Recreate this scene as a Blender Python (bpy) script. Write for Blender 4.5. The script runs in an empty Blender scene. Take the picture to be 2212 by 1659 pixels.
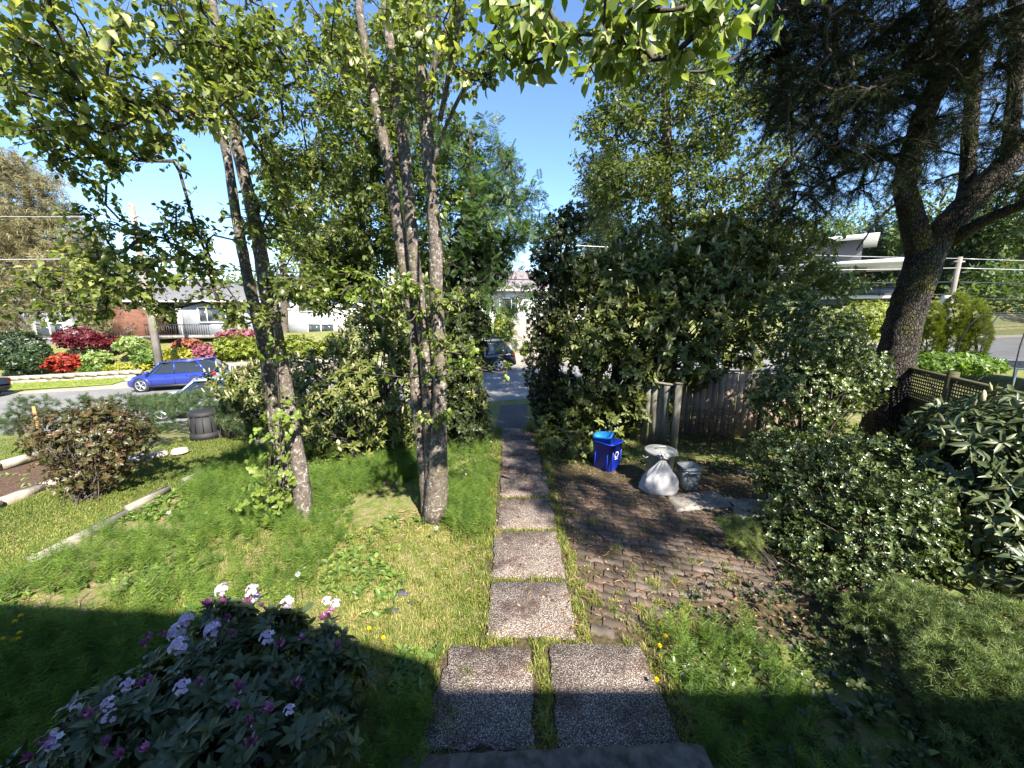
import bpy, math, random
import numpy as np
from mathutils import Vector, Matrix
rng = np.random.default_rng(7); random.seed(7)
scene = bpy.context.scene
COL = scene.collection
R = math.radians

# ------------------------------------------------------------------ camera
CAM_Z = 3.0; PITCH = R(11.0)
cam_d = bpy.data.cameras.new('camera'); cam = bpy.data.objects.new('camera', cam_d); COL.objects.link(cam)
cam.location = (0, 0, CAM_Z); cam.rotation_euler = (R(90) - PITCH, 0, 0)
cam_d.sensor_width = 36; cam_d.lens = 13.5; cam_d.clip_start = 0.05; cam_d.clip_end = 9000
scene.camera = cam
# ------------------------------------------------------------------ sky and sun
SUN_EL = R(43); SUN_AZ = R(150)          # azimuth clockwise from +Y: behind the camera, to the right
world = bpy.data.worlds.new('World'); scene.world = world; world.use_nodes = True
wn = world.node_tree; bg = wn.nodes['Background']
sky = wn.nodes.new('ShaderNodeTexSky'); sky.sky_type = 'NISHITA'; sky.sun_disc = False
sky.sun_elevation = SUN_EL; sky.sun_rotation = SUN_AZ
sky.air_density = 1.0; sky.dust_density = 0.05; sky.ozone_density = 6.0; sky.altitude = 100
wn.links.new(sky.outputs[0], bg.inputs[0]); bg.inputs[1].default_value = 0.095
sun_dir = Vector((math.sin(SUN_AZ) * math.cos(SUN_EL), math.cos(SUN_AZ) * math.cos(SUN_EL), math.sin(SUN_EL)))
sd = bpy.data.lights.new('sun', 'SUN'); sd.energy = 5.0; sd.angle = R(0.53); sd.color = (1.0, 0.93, 0.82)
so = bpy.data.objects.new('sun', sd); COL.objects.link(so)
so.rotation_euler = (-sun_dir).to_track_quat('-Z', 'Y').to_euler(); so.location = (5, -10, 20)
scene.view_settings.view_transform = 'Standard'; scene.view_settings.look = 'None'
scene.view_settings.exposure = 1.78; scene.view_settings.gamma = 1; scene.view_settings.use_curve_mapping = False

# ------------------------------------------------------------------ places: photo rays -> world points
W0, C0, F0 = 2212.0, np.array([1106.0, 829.5]), 829.5
FWD = np.array([0, math.cos(PITCH), -math.sin(PITCH)]); UPV = np.array([0, math.sin(PITCH), math.cos(PITCH)])
def ray(u, v):
    return np.array([1.0, 0, 0]) * (u - 1106) / F0 + UPV * (829.5 - v) / F0 + FWD
def P(u, v, Y):
    d = ray(u, v); return np.array([0, 0, CAM_Z]) + d * (Y / d[1])
def G(u, v, z=0.0):
    d = ray(u, v); return np.array([0, 0, CAM_Z]) + d * ((z - CAM_Z) / d[2])
ANG = R(7)
RD = np.array([math.cos(ANG), math.sin(ANG), 0]); ND = np.array([-math.sin(ANG), math.cos(ANG), 0])
def roadz(s): return -.4 + .04 * np.clip(s, -90, 120)
def PT(u, v, t):
    d = ray(u, v); return np.array([0, 0, CAM_Z]) + d * (t / (d @ ND))
def RT(s, t, z=0.0): return RD * s + ND * t + np.array([0, 0, z])
def depth(p): return float((np.asarray(p) - np.array([0, 0, CAM_Z])) @ FWD)
def blob(u, v, Y, ru, rv, ry):
    c = P(u, v, Y); k = depth(c) / F0
    return (c, np.array([ru * k, ry, rv * k]))
def blobT(u, v, t, ru, rv, ry):
    c = PT(u, v, t); k = depth(c) / F0
    return (c, np.array([ru * k, ry, rv * k]))
ROAD0, ROAD1 = 13.9, 22.4
def ss(x, a, b):
    t = np.clip((x - a) / (b - a), 0, 1); return t * t * (3 - 2 * t)
def height(x, y):
    x = np.asarray(x, float); y = np.asarray(y, float)
    t = ND[0] * x + ND[1] * y; s = RD[0] * x + RD[1] * y; rz = roadz(s)
    h = -0.3 * ss(-x, 5.72, 5.95) - .4 * ss(-x, 9.5, 15)
    w = ss(t, 9.3, 13.5); h = h * (1 - w) + rz * w
    far = .1 * ss(t, 22.4, 24) + .35 * ss(t, 25.9, 26.2) + 1.7 * ss(t, 26.2, 31.5)
    h = np.where(t > ROAD0 - .35, rz, h)
    h = np.where(t > ROAD1, rz + far, h)
    h = h + 7.0 * ss(t, 45, 160)
    bump = 0.018 * np.sin(x * 2.1 + 1.3 * np.sin(y * 1.7)) + 0.012 * np.sin(y * 3.7 + x * 1.1)
    near = (t < 13) & ((x < -0.9) | (x > 4.6) | (y > 9))
    return h + np.where(near, bump, 0) * ss(np.abs(x - 1.8), 2.7, 3.6)

# ------------------------------------------------------------------ mesh helpers
def mk_mesh(name, V, F, v=None, smooth=False):
    V = np.asarray(V, np.float32).reshape(-1, 3)
    me = bpy.data.meshes.new(name); me.vertices.add(len(V)); me.vertices.foreach_set('co', V.ravel())
    F = [np.asarray(f, np.int32) for f in F if len(f)]
    tot = sum(f.size for f in F); n = sum(len(f) for f in F)
    me.loops.add(tot); me.loops.foreach_set('vertex_index', np.concatenate([f.ravel() for f in F]))
    lt = np.concatenate([np.full(len(f), f.shape[1], np.int32) for f in F])
    ls = np.concatenate([[0], np.cumsum(lt)[:-1]]).astype(np.int32)
    me.polygons.add(n); me.polygons.foreach_set('loop_start', ls)
    if smooth: me.polygons.foreach_set('use_smooth', np.ones(n, bool))
    if v is not None:
        a = me.attributes.new('v', 'FLOAT', 'POINT'); a.data.foreach_set('value', np.asarray(v, np.float32))
    me.update(calc_edges=True)
    return me
class MB:
    """collects geometry, then makes one mesh object"""
    def __init__(self): self.V = []; self.F = {}; self.n = 0; self.a = []
    def add(self, V, *Fs, v=0.5):
        V = np.asarray(V, float).reshape(-1, 3)
        for f in Fs:
            f = np.asarray(f, int)
            if f.size: self.F.setdefault(f.shape[1], []).append(f + self.n)
        self.V.append(V); self.n += len(V)
        self.a.append(np.broadcast_to(np.asarray(v, float), (len(V),)))
        return self
    def box(self, c, s, rz=0, v=0.5, rx=0, ry=0):
        c = np.asarray(c, float); h = np.asarray(s, float) / 2
        q = np.array([[x, y, z] for x in (-1, 1) for y in (-1, 1) for z in (-1, 1)]) * h
        if rx or ry or rz:
            m = np.array(Matrix.Rotation(rz, 3, 'Z') @ Matrix.Rotation(ry, 3, 'Y') @ Matrix.Rotation(rx, 3, 'X')); q = q @ m.T
        return self.add(q + c, [[0, 1, 3, 2], [4, 6, 7, 5], [0, 4, 5, 1], [2, 3, 7, 6], [0, 2, 6, 4], [1, 5, 7, 3]], v=v)
    def tube(self, pts, rad, sides=6, v=0.5, cap=True, rough=0.0):
        pts = np.asarray(pts, float); n = len(pts); rad = np.broadcast_to(np.asarray(rad, float), (n,))
        T = np.gradient(pts, axis=0); T /= np.linalg.norm(T, axis=1)[:, None] + 1e-9
        a = np.array([0.0, 0, 1]) if abs(T[0][2]) < 0.9 else np.array([1.0, 0, 0])
        u = np.cross(T[0], a); u /= np.linalg.norm(u); U = []
        for t in T:
            u = u - t * (u @ t); u /= np.linalg.norm(u) + 1e-9; U.append(u)
        U = np.array(U); Wv = np.cross(T, U)
        th = np.linspace(0, 2 * math.pi, sides, endpoint=False)
        r = rad[:, None] * (1 + (rough * rng.standard_normal((n, sides)) if rough else 0))
        V = pts[:, None, :] + r[..., None] * (np.cos(th)[None, :, None] * U[:, None, :] + np.sin(th)[None, :, None] * Wv[:, None, :])
        i = np.arange(n - 1)[:, None] * sides; j = np.arange(sides)[None, :]; k = (j + 1) % sides
        F = np.stack([i + j, i + k, i + sides + k, i + sides + j], -1).reshape(-1, 4)
        self.add(V.reshape(-1, 3), F, v=v)
        if cap:
            for e in (0, n - 1):
                idx = np.arange(sides) + e * sides - n * sides
                self.add(np.zeros((0, 3)), [list(idx[::-1] if e == 0 else idx)], v=v)
        return self
    def lathe(self, c, prof, sides=20, v=0.5, squash=(1, 1)):
        prof = np.asarray(prof, float); n = len(prof); th = np.linspace(0, 2 * math.pi, sides, endpoint=False)
        V = np.stack([prof[:, 0:1] * np.cos(th) * squash[0], prof[:, 0:1] * np.sin(th) * squash[1], np.repeat(prof[:, 1:2], sides, 1)], -1) + np.asarray(c, float)
        i = np.arange(n - 1)[:, None] * sides; j = np.arange(sides)[None, :]; k = (j + 1) % sides
        F = np.stack([i + j, i + k, i + sides + k, i + sides + j], -1).reshape(-1, 4)
        return self.add(V.reshape(-1, 3), F, v=v)
    def prisms(self, A, B, r0, r1, sides=3, v=0.5):
        A = np.asarray(A, float); B = np.asarray(B, float); n = len(A)
        if n == 0: return self
        T = B - A; T /= np.linalg.norm(T, axis=1)[:, None] + 1e-9
        a = np.where(np.abs(T[:, 2:3]) < .9, np.array([[0, 0, 1.0]]), np.array([[1.0, 0, 0]]))
        U = np.cross(T, a); U /= np.linalg.norm(U, axis=1)[:, None]; Wv = np.cross(T, U)
        th = np.linspace(0, 2 * math.pi, sides, endpoint=False)
        C = np.cos(th)[None, :, None] * U[:, None] + np.sin(th)[None, :, None] * Wv[:, None]
        r0 = np.broadcast_to(r0, (n,))[:, None, None]; r1 = np.broadcast_to(r1, (n,))[:, None, None]
        V = np.concatenate([A[:, None] + C * r0, B[:, None] + C * r1], 1)
        b = np.arange(n)[:, None, None] * 2 * sides; j = np.arange(sides); k = (j + 1) % sides
        F = (b + np.stack([j, k, k + sides, j + sides], -1)[None]).reshape(-1, 4)
        return self.add(V.reshape(-1, 3), F, v=v)
    def scatter(self, tpl, pos, d, nrm, size, v=None, wid=None):
        """copies of a template (l, s, n axes) along d with face normal nrm"""
        TV, TF = tpl; pos = np.asarray(pos, float); n = len(pos)
        if n == 0: return self
        d = d / (np.linalg.norm(d, axis=1)[:, None] + 1e-9)
        s = np.cross(nrm, d); s /= np.linalg.norm(s, axis=1)[:, None] + 1e-9
        m = np.cross(d, s); size = np.broadcast_to(size, (n,))
        w = np.ones(n) if wid is None else np.broadcast_to(wid, (n,))
        V = pos[:, None] + size[:, None, None] * (TV[None, :, 0:1] * d[:, None] + TV[None, :, 1:2] * w[:, None, None] * s[:, None] + TV[None, :, 2:3] * m[:, None])
        k = len(TV)
        v = rng.random(n) if v is None else np.broadcast_to(v, (n,))
        off = (np.arange(n) * k)[:, None, None]
        Fs = [(off + np.asarray(f)[None]).reshape(-1, len(f[0])) for f in TF]
        return self.add(V.reshape(-1, 3), *Fs, v=np.repeat(v, k))
    def mesh(self, name, smooth=False):
        V = np.concatenate(self.V); F = [np.concatenate(f) for f in self.F.values()]
        return mk_mesh(name, V, F, np.concatenate(self.a), smooth)
    def build(self, name, mat, parent=None, smooth=False, shift=True):
        return obj(name, self.mesh(name, smooth), mat, parent, shift)
def obj(name, me, mat, parent=None, shift=True):
    if mat is not None and not me.materials: me.materials.append(mat)
    o = bpy.data.objects.new(name, me); COL.objects.link(o)
    if parent is not None:
        o.parent = parent
        if shift:                        # mesh given in world coordinates: keep it where it is
            p = parent; off = Vector((0, 0, 0))
            while p is not None: off += p.location; p = p.parent
            o.location = -off
    return o
def tag(o, label=None, cat=None, group=None, kind=None):
    if label: o['label'] = label
    if cat: o['category'] = cat
    if group: o['group'] = group
    if kind: o['kind'] = kind
    return o
def empty(name, loc, label, cat, group=None, rz=0):
    o = bpy.data.objects.new(name, None); COL.objects.link(o); o.location = tuple(float(a) for a in loc); o.rotation_euler = (0, 0, rz)
    o.empty_display_size = 0.2
    return tag(o, label, cat, group)
def piece(name, me, parent, M):
    """a small part that shares its mesh; M is a world matrix, parent is an unrotated empty"""
    o = bpy.data.objects.new(name, me); COL.objects.link(o); o.parent = parent
    o.matrix_local = Matrix.Translation(-parent.location) @ M
    return o

# leaf templates: columns are length, side, normal
LEAF = (np.array([[0, 0, 0], [.3, 0, -.03], [.68, 0, -.07], [1, 0, -.2], [.28, .23, .05], [.66, .2, .0], [.28, -.23, .05], [.66, -.2, .0]]),
        [[[0, 4, 1], [0, 1, 6], [2, 5, 3], [2, 3, 7]], [[1, 4, 5, 2], [1, 2, 7, 6]]])
ROUND = (LEAF[0] * np.array([1, 1.45, 1.3]), LEAF[1])
LANCE = (LEAF[0] * np.array([1, .62, 1]), LEAF[1])
DIAM = (np.array([[0, 0, 0], [.5, .26, .07], [1, 0, -.06], [.5, -.26, .07]]), [[[0, 1, 2], [0, 2, 3]]])
NEED = (np.array([[0, .018, 0], [0, -.018, 0], [1, 0, 0]]), [[[0, 1, 2]]])
HOLLY = (np.array([[0, 0, 0], [.3, .3, .12], [.5, .15, -.04], [.75, .26, .12], [1, 0, .08], [.75, -.26, .12], [.5, -.15, -.04], [.3, -.3, .12]]),
         [[[0, 1, 2], [2, 3, 4], [4, 5, 6], [6, 7, 0], [0, 2, 6], [2, 4, 6]]])
_pin = []; _pf = []
for i in range(7):
    for sg in (-1, 1):
        b = len(_pin); x = .15 + .11 * i; L = .3 * (1 - .06 * abs(i - 3))
        _pin += [[x, 0, 0], [x + .1 * L + .02, .5 * sg * L, .02], [x + .25 * L, sg * L, -.03], [x + .12, .45 * sg * L, .02]]
        _pf += [[b, b + 1, b + 2], [b, b + 2, b + 3]]
_b = len(_pin); _pin += [[0, .008, 0], [0, -.008, 0], [1, 0, -.04]]; _pf += [[_b, _b + 1, _b + 2]]
PINN = (np.array(_pin), [_pf])
_nt = []; _nf = []
for i in range(9):
    a = i * 2.4; e = .5 + .5 * ((i * 7) % 5) / 5; x0 = .06 * i
    dv = np.array([math.cos(e), math.sin(e) * math.cos(a), math.sin(e) * math.sin(a)]); sv = np.cross(dv, [0.3, -math.sin(a), math.cos(a)]); sv = sv / np.linalg.norm(sv) * .022
    b = len(_nt); p0 = np.array([x0, 0, 0]); _nt += [p0 + sv * 1.4, p0 - sv * 1.4, p0 + dv * .6]; _nf += [[b, b + 1, b + 2]]
TUFT = (np.array(_nt), [_nf])
_cv = []; _cf = []
for i, (x, r) in enumerate([(0, .05), (.15, .13), (.55, .14), (.85, .09), (1, .02)]):
    for k in range(5): _cv.append([x, r * math.cos(k * 1.2566 + i * .6), r * math.sin(k * 1.2566 + i * .6)])
for i in range(4):
    for k in range(5):
        j = (k + 1) % 5; _cf.append([i * 5 + k, i * 5 + j, i * 5 + 5 + j, i * 5 + 5 + k])
CANDLE = (np.array(_cv), [_cf])

# ------------------------------------------------------------------ materials
def newmat(name):
    m = bpy.data.materials.new(name); m.use_nodes = True; nt = m.node_tree
    return m, nt, nt.nodes['Principled BSDF'], nt.nodes['Material Output']
def ramp(nt, fac, stops):
    r = nt.nodes.new('ShaderNodeValToRGB'); el = r.color_ramp.elements
    while len(el) < len(stops): el.new(0.5)
    for e, (p, c) in zip(el, stops): e.position = p; e.color = (*c, 1)
    nt.links.new(fac, r.inputs[0]); return r.outputs[0]
def noise(nt, scale, detail=4, rough=0.55, vec=None, dist=0):
    n = nt.nodes.new('ShaderNodeTexNoise'); n.inputs['Scale'].default_value = scale; n.inputs['Detail'].default_value = detail
    n.inputs['Roughness'].default_value = rough; n.inputs['Distortion'].default_value = dist
    if vec is None:
        tc = nt.nodes.get('geo') or nt.nodes.new('ShaderNodeNewGeometry'); tc.name = 'geo'; vec = tc.outputs['Position']
    nt.links.new(vec, n.inputs['Vector']); return n.outputs[0]
def mixc(nt, fac, a, b, mode='MIX'):
    m = nt.nodes.new('ShaderNodeMix'); m.data_type = 'RGBA'; m.blend_type = mode
    for sock, val in ((m.inputs[0], fac), (m.inputs[6], a), (m.inputs[7], b)):
        if hasattr(val, 'links'): nt.links.new(val, sock)
        elif isinstance(val, (tuple, list)): sock.default_value = (*val, 1)
        else: sock.default_value = val
    return m.outputs[2]
def bump(nt, bs, h, strength=.5, dist=.01):
    b = nt.nodes.new('ShaderNodeBump'); b.inputs['Strength'].default_value = strength; b.inputs['Distance'].default_value = dist
    nt.links.new(h, b.inputs['Height']); nt.links.new(b.outputs[0], bs.inputs['Normal']); return b
def attr(nt):
    a = nt.nodes.new('ShaderNodeAttribute'); a.attribute_name = 'v'; return a.outputs['Fac']
def leafmat(name, stops, rough=.45, spec=.5, trans=.35, tcol=None, bscale=0):
    m, nt, bs, out = newmat(name)
    c = ramp(nt, attr(nt), stops)
    nt.links.new(c, bs.inputs['Base Color']); bs.inputs['Roughness'].default_value = rough; bs.inputs['Specular IOR Level'].default_value = spec
    if trans:
        t = nt.nodes.new('ShaderNodeBsdfTranslucent'); mx = nt.nodes.new('ShaderNodeMixShader'); mx.inputs[0].default_value = trans
        tc = mixc(nt, 1.0, c, tcol or (1.5, 1.7, .55), 'MULTIPLY'); nt.links.new(tc, t.inputs[0])
        nt.links.new(bs.outputs[0], mx.inputs[1]); nt.links.new(t.outputs[0], mx.inputs[2]); nt.links.new(mx.outputs[0], out.inputs[0])
    return m
def flat(name, col, rough=.6, metal=0, var=.12, scale=6, spec=.5, bmp=0, coat=0):
    m, nt, bs, out = newmat(name)
    n = noise(nt, scale, 5); a = tuple(max(0, x * (1 - var)) for x in col); b = tuple(min(1, x * (1 + var)) for x in col)
    nt.links.new(ramp(nt, n, [(.3, a), (.7, b)]), bs.inputs['Base Color'])
    bs.inputs['Roughness'].default_value = rough; bs.inputs['Metallic'].default_value = metal; bs.inputs['Specular IOR Level'].default_value = spec
    if coat: bs.inputs['Coat Weight'].default_value = coat; bs.inputs['Coat Roughness'].default_value = .04
    if bmp: bump(nt, bs, noise(nt, scale * 6, 4), bmp, .01)
    return m
M = {}
M['dog'] = leafmat('dogwood_leaf', [(0, (.065, .095, .022)), (.5, (.15, .195, .045)), (.8, (.30, .33, .11)), (1, (.48, .49, .26))], .38, .5, .48, (1.5, 1.5, .6))
M['dogb'] = leafmat('fresh_dogwood_leaf', [(0, (.10, .15, .02)), (.5, (.18, .25, .04)), (.8, (.28, .33, .10)), (1, (.42, .44, .24))], .38, .55, .4, (1.25, 1.3, .55))
M['small'] = leafmat('small_leaf', [(0, (.05, .075, .02)), (.6, (.11, .15, .04)), (1, (.25, .28, .09))], .42, .45, .45, (1.5, 1.5, .6))
M['rowan'] = leafmat('rowan_leaf', [(0, (.04, .085, .028)), (.6, (.08, .14, .04)), (1, (.18, .25, .08))], .45, .5, .35)
M['laurel'] = leafmat('laurel_leaf', [(0, (.035, .05, .012)), (.5, (.09, .112, .026)), (.85, (.17, .185, .05)), (1, (.28, .29, .08))], .4, .3, .15)
M['holly'] = leafmat('holly_leaf', [(0, (.03, .05, .014)), (.6, (.08, .112, .034)), (.85, (.16, .2, .06)), (1, (.3, .36, .08))], .3, .65, .18)
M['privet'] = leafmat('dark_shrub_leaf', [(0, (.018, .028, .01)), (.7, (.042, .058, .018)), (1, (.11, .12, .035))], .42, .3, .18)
M['rhodo'] = leafmat('rhododendron_leaf', [(0, (.03, .048, .018)), (.6, (.06, .085, .034)), (1, (.13, .15, .06))], .42, .45, .08)
M['redleaf'] = leafmat('bronze_leaf', [(0, (.04, .05, .015)), (.5, (.08, .075, .025)), (.8, (.13, .06, .03)), (1, (.2, .05, .03))], .4, .5, .3, (1.5, 1.2, .6))
M['yel'] = leafmat('golden_leaf', [(0, (.16, .17, .02)), (.6, (.30, .30, .03)), (1, (.45, .42, .06))], .5, .4, .3, (1.2, 1.1, .5))
M['yelg'] = leafmat('gold_conifer_spray', [(0, (.08, .12, .015)), (.6, (.17, .21, .02)), (1, (.32, .34, .04))], .5, .4, .3, (1.2, 1.2, .5))
M['green'] = leafmat('garden_leaf', [(0, (.05, .095, .02)), (.6, (.12, .19, .035)), (1, (.26, .33, .08))], .45, .4, .35)
M['palegreen'] = leafmat('pale_leaf', [(0, (.14, .2, .06)), (.6, (.25, .32, .1)), (1, (.42, .45, .22))], .45, .4, .35)
M['red'] = leafmat('red_azalea_bloom', [(0, (.08, .05, .02)), (.3, (.25, .03, .02)), (.7, (.4, .045, .025)), (1, (.5, .12, .05))], .5, .3, .25, (1, .6, .5))
M['maple'] = leafmat('maple_leaf', [(0, (.04, .01, .012)), (.6, (.12, .012, .02)), (1, (.26, .03, .04))], .5, .3, .3, (1.3, .6, .6))
M['pink'] = leafmat('pink_azalea_bloom', [(0, (.08, .07, .03)), (.35, (.25, .08, .1)), (.7, (.36, .11, .15)), (1, (.5, .22, .26))], .5, .3, .25, (1, .7, .7))
M['orange'] = leafmat('coral_azalea_bloom', [(0, (.12, .08, .03)), (.4, (.26, .09, .05)), (1, (.42, .17, .1))], .5, .3, .25, (1, .7, .6))
M['cedar'] = leafmat('bluish_conifer_spray', [(0, (.10, .088, .04)), (.5, (.19, .17, .08)), (1, (.32, .28, .15))], .6, .2, .2, (1.2, 1.1, .8))
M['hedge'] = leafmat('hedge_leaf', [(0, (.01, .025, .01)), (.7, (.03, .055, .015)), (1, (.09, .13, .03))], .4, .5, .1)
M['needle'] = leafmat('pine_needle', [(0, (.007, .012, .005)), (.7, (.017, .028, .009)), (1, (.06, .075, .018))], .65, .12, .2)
M['junip'] = leafmat('juniper_spray', [(0, (.03, .055, .022)), (.6, (.075, .115, .045)), (1, (.18, .23, .08))], .55, .3, .25, (1.2, 1.3, .6))
M['softcon'] = leafmat('soft_conifer_spray', [(0, (.05, .085, .025)), (.5, (.12, .17, .05)), (1, (.27, .33, .10))], .55, .3, .25, (1.2, 1.2, .6))
M['horse'] = leafmat('horsetail', [(0, (.055, .11, .02)), (.6, (.12, .20, .032)), (1, (.25, .33, .06))], .5, .3, .35, (1.3, 1.35, .5))
M['grass'] = leafmat('grass_blade', [(0, (.07, .11, .02)), (.35, (.18, .23, .045)), (.6, (.34, .34, .09)), (1, (.55, .46, .22))], .5, .3, .4, (1.3, 1.3, .5))
M['straw'] = leafmat('dry_straw', [(0, (.3, .2, .1)), (1, (.55, .42, .24))], .6, .2, .2, (1, 1, .8))
M['litter'] = leafmat('brown_litter', [(0, (.07, .04, .025)), (.6, (.2, .11, .06)), (1, (.45, .33, .2))], .7, .2, .1, (1, .9, .7))
M['candle'] = leafmat('laurel_bloom', [(0, (.2, .17, .08)), (.5, (.36, .33, .18)), (1, (.6, .57, .38))], .6, .2, .2, (1, 1, .8))
M['petal'] = leafmat('pale_lilac_petal', [(0, (.45, .3, .5)), (.6, (.72, .6, .78)), (1, (.85, .82, .9))], .5, .3, .3, (1, .95, 1))
M['bud'] = leafmat('magenta_bud', [(0, (.18, .04, .12)), (.6, (.34, .13, .27)), (1, (.5, .3, .45))], .45, .3, .2, (1, .8, 1))
M['dand'] = leafmat('dandelion_yellow', [(0, (.75, .5, .01)), (1, (.9, .72, .02))], .6, .2, .2, (1, 1, .6))
M['puff'] = leafmat('seed_head', [(0, (.6, .62, .62)), (1, (.8, .82, .82))], .7, .2, .4, (1, 1, 1))
M['far'] = leafmat('far_tree_leaf', [(0, (.04, .075, .025)), (.5, (.09, .13, .04)), (.85, (.17, .20, .07)), (1, (.25, .19, .1))], .55, .3, .25)
M['farc'] = leafmat('far_conifer_spray', [(0, (.012, .028, .018)), (1, (.05, .08, .04))], .6, .3, .15)
M['lilac'] = leafmat('blue_flower', [(0, (.2, .25, .5)), (1, (.35, .42, .65))], .5, .3, .2, (1, 1, 1))
def bark(name, a, b, c, scale=9, moss=0, stretch=.35, white=0, plates=0):
    m, nt, bs, out = newmat(name)
    g = nt.nodes.new('ShaderNodeNewGeometry'); g.name = 'geo'
    mp = nt.nodes.new('ShaderNodeMapping'); mp.inputs['Scale'].default_value = (1, 1, stretch); nt.links.new(g.outputs['Position'], mp.inputs[0])
    n1 = noise(nt, scale, 7, .65, mp.outputs[0], .4); n2 = noise(nt, scale * 2.8, 5, .6, mp.outputs[0])
    col = ramp(nt, n1, [(.32, a), (.5, b), (.68, c)])
    col = mixc(nt, .5, col, ramp(nt, n2, [(.35, tuple(x * .35 for x in b)), (.6, tuple(min(1, x * 1.5) for x in b))]), 'MIX')
    if white: col = mixc(nt, ramp(nt, noise(nt, 16, 6, .7, g.outputs['Position'], 1.0), [(.55, (0, 0, 0)), (.6, (.85, .85, .85))]), col, white)
    if moss: col = mixc(nt, ramp(nt, noise(nt, 1.7, 5, .7), [(.5, (0, 0, 0)), (.62, (moss, moss, moss))]), col, (.09, .09, .012))
    nt.links.new(col, bs.inputs['Base Color']); bs.inputs['Roughness'].default_value = .85; bs.inputs['Specular IOR Level'].default_value = .2
    cr = nt.nodes.new('ShaderNodeTexVoronoi'); cr.feature = 'DISTANCE_TO_EDGE'; cr.inputs['Scale'].default_value = scale * 3.2; nt.links.new(mp.outputs[0], cr.inputs['Vector'])
    if plates: nt.links.new(mixc(nt, ramp(nt, cr.outputs['Distance'], [(.02, (.7, .7, .7)), (.2, (0, 0, 0))]), col, tuple(x * .5 for x in a)), bs.inputs['Base Color']); ad = nt.nodes.new('ShaderNodeMath'); nt.links.new(ramp(nt, cr.outputs['Distance'], [(.0, (0, 0, 0)), (.2, (1, 1, 1))]), ad.inputs[0]); nt.links.new(n1, ad.inputs[1]); bump(nt, bs, ad.outputs[0], 1, .05)
    else: bump(nt, bs, n1, .9, .03)
    return m
M['barkD'] = bark('dogwood_bark', (.035, .026, .02), (.11, .088, .074), (.2, .175, .15), 14, .3, .8, (.36, .35, .31))
M['barkP'] = bark('pine_bark', (.02, .016, .013), (.07, .058, .05), (.15, .13, .115), 9, .8, .35, plates=1)
M['twig'] = bark('twig_bark', (.03, .025, .02), (.07, .058, .048), (.12, .10, .085), 20)
M['barkC'] = bark('far_bark', (.04, .03, .025), (.10, .08, .065), (.16, .14, .11), 6)

def ground_mat():
    m, nt, bs, out = newmat('garden_soil')
    big = noise(nt, .9, 6, .65); mid = noise(nt, 7, 6, .7); fine = noise(nt, 60, 4, .7)
    dry = ramp(nt, fine, [(.3, (.16, .115, .065)), (.7, (.36, .28, .17))])
    grn = ramp(nt, fine, [(.3, (.05, .085, .015)), (.7, (.15, .2, .04))])
    c = mixc(nt, ramp(nt, mid, [(.42, (1, 1, 1)), (.6, (0, 0, 0))]), dry, grn)
    c = mixc(nt, ramp(nt, big, [(.35, (.55, .55, .55)), (.6, (0, 0, 0))]), c, grn)
    nt.links.new(c, bs.inputs['Base Color']); bs.inputs['Roughness'].default_value = .95; bs.inputs['Specular IOR Level'].default_value = .1
    bump(nt, bs, fine, .8, .02); return m
M['ground'] = ground_mat()
def asphalt(name, a, b, fs=220):
    m, nt, bs, out = newmat(name)
    f = noise(nt, fs, 3, .7); g = noise(nt, .7, 6, .65); k = noise(nt, 5, 6, .7, dist=1.5)
    c = ramp(nt, f, [(.3, a), (.7, b)]); c = mixc(nt, ramp(nt, g, [(.35, (0, 0, 0)), (.65, (.45, .45, .45))]), c, tuple(x * 1.35 for x in b))
    c = mixc(nt, ramp(nt, k, [(.485, (0, 0, 0)), (.5, (.6, .6, .6)), (.515, (0, 0, 0))]), c, tuple(x * .45 for x in a))
    nt.links.new(c, bs.inputs['Base Color']); bs.inputs['Roughness'].default_value = .9; bs.inputs['Specular IOR Level'].default_value = .25
    bump(nt, bs, f, .4, .006); return m
M['road'] = asphalt('worn_asphalt', (.12, .118, .115), (.21, .205, .2))
M['darkasph'] = asphalt('dark_asphalt', (.035, .035, .037), (.075, .075, .078))
M['gravel'] = asphalt('pale_gravel', (.17, .145, .115), (.32, .28, .23), 90)
def aggregate():
    m, nt, bs, out = newmat('exposed_aggregate')
    g = nt.nodes.new('ShaderNodeNewGeometry'); g.name = 'geo'
    vo = nt.nodes.new('ShaderNodeTexVoronoi'); vo.inputs['Scale'].default_value = 105; nt.links.new(g.outputs['Position'], vo.inputs['Vector'])
    sep = nt.nodes.new('ShaderNodeSeparateColor'); nt.links.new(vo.outputs['Color'], sep.inputs[0])
    peb = ramp(nt, sep.outputs[0], [(0, (.10, .08, .065)), (.35, (.24, .2, .165)), (.65, (.38, .325, .28)), (1, (.58, .53, .47))])
    edge = ramp(nt, vo.outputs['Distance'], [(.3, (0, 0, 0)), (.62, (1, 1, 1))])
    c = mixc(nt, edge, peb, (.07, .05, .045))
    moss = ramp(nt, noise(nt, 2.3, 6, .7), [(.5, (0, 0, 0)), (.62, (.8, .8, .8))])
    c = mixc(nt, moss, c, mixc(nt, edge, (.12, .075, .065), (.03, .017, .014)))
    straw = ramp(nt, noise(nt, 30, 6, .8, dist=2.5), [(.6, (0, 0, 0)), (.68, (.5, .5, .5))])
    c = mixc(nt, straw, c, (.35, .25, .16))
    nt.links.new(c, bs.inputs['Base Color']); bs.inputs['Roughness'].default_value = .85; bs.inputs['Specular IOR Level'].default_value = .3
    inv = nt.nodes.new('ShaderNodeMath'); inv.operation = 'SUBTRACT'; inv.inputs[0].default_value = 1; nt.links.new(vo.outputs['Distance'], inv.inputs[1])
    bump(nt, bs, inv.outputs[0], .8, .006); return m
M['agg'] = aggregate()
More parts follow.
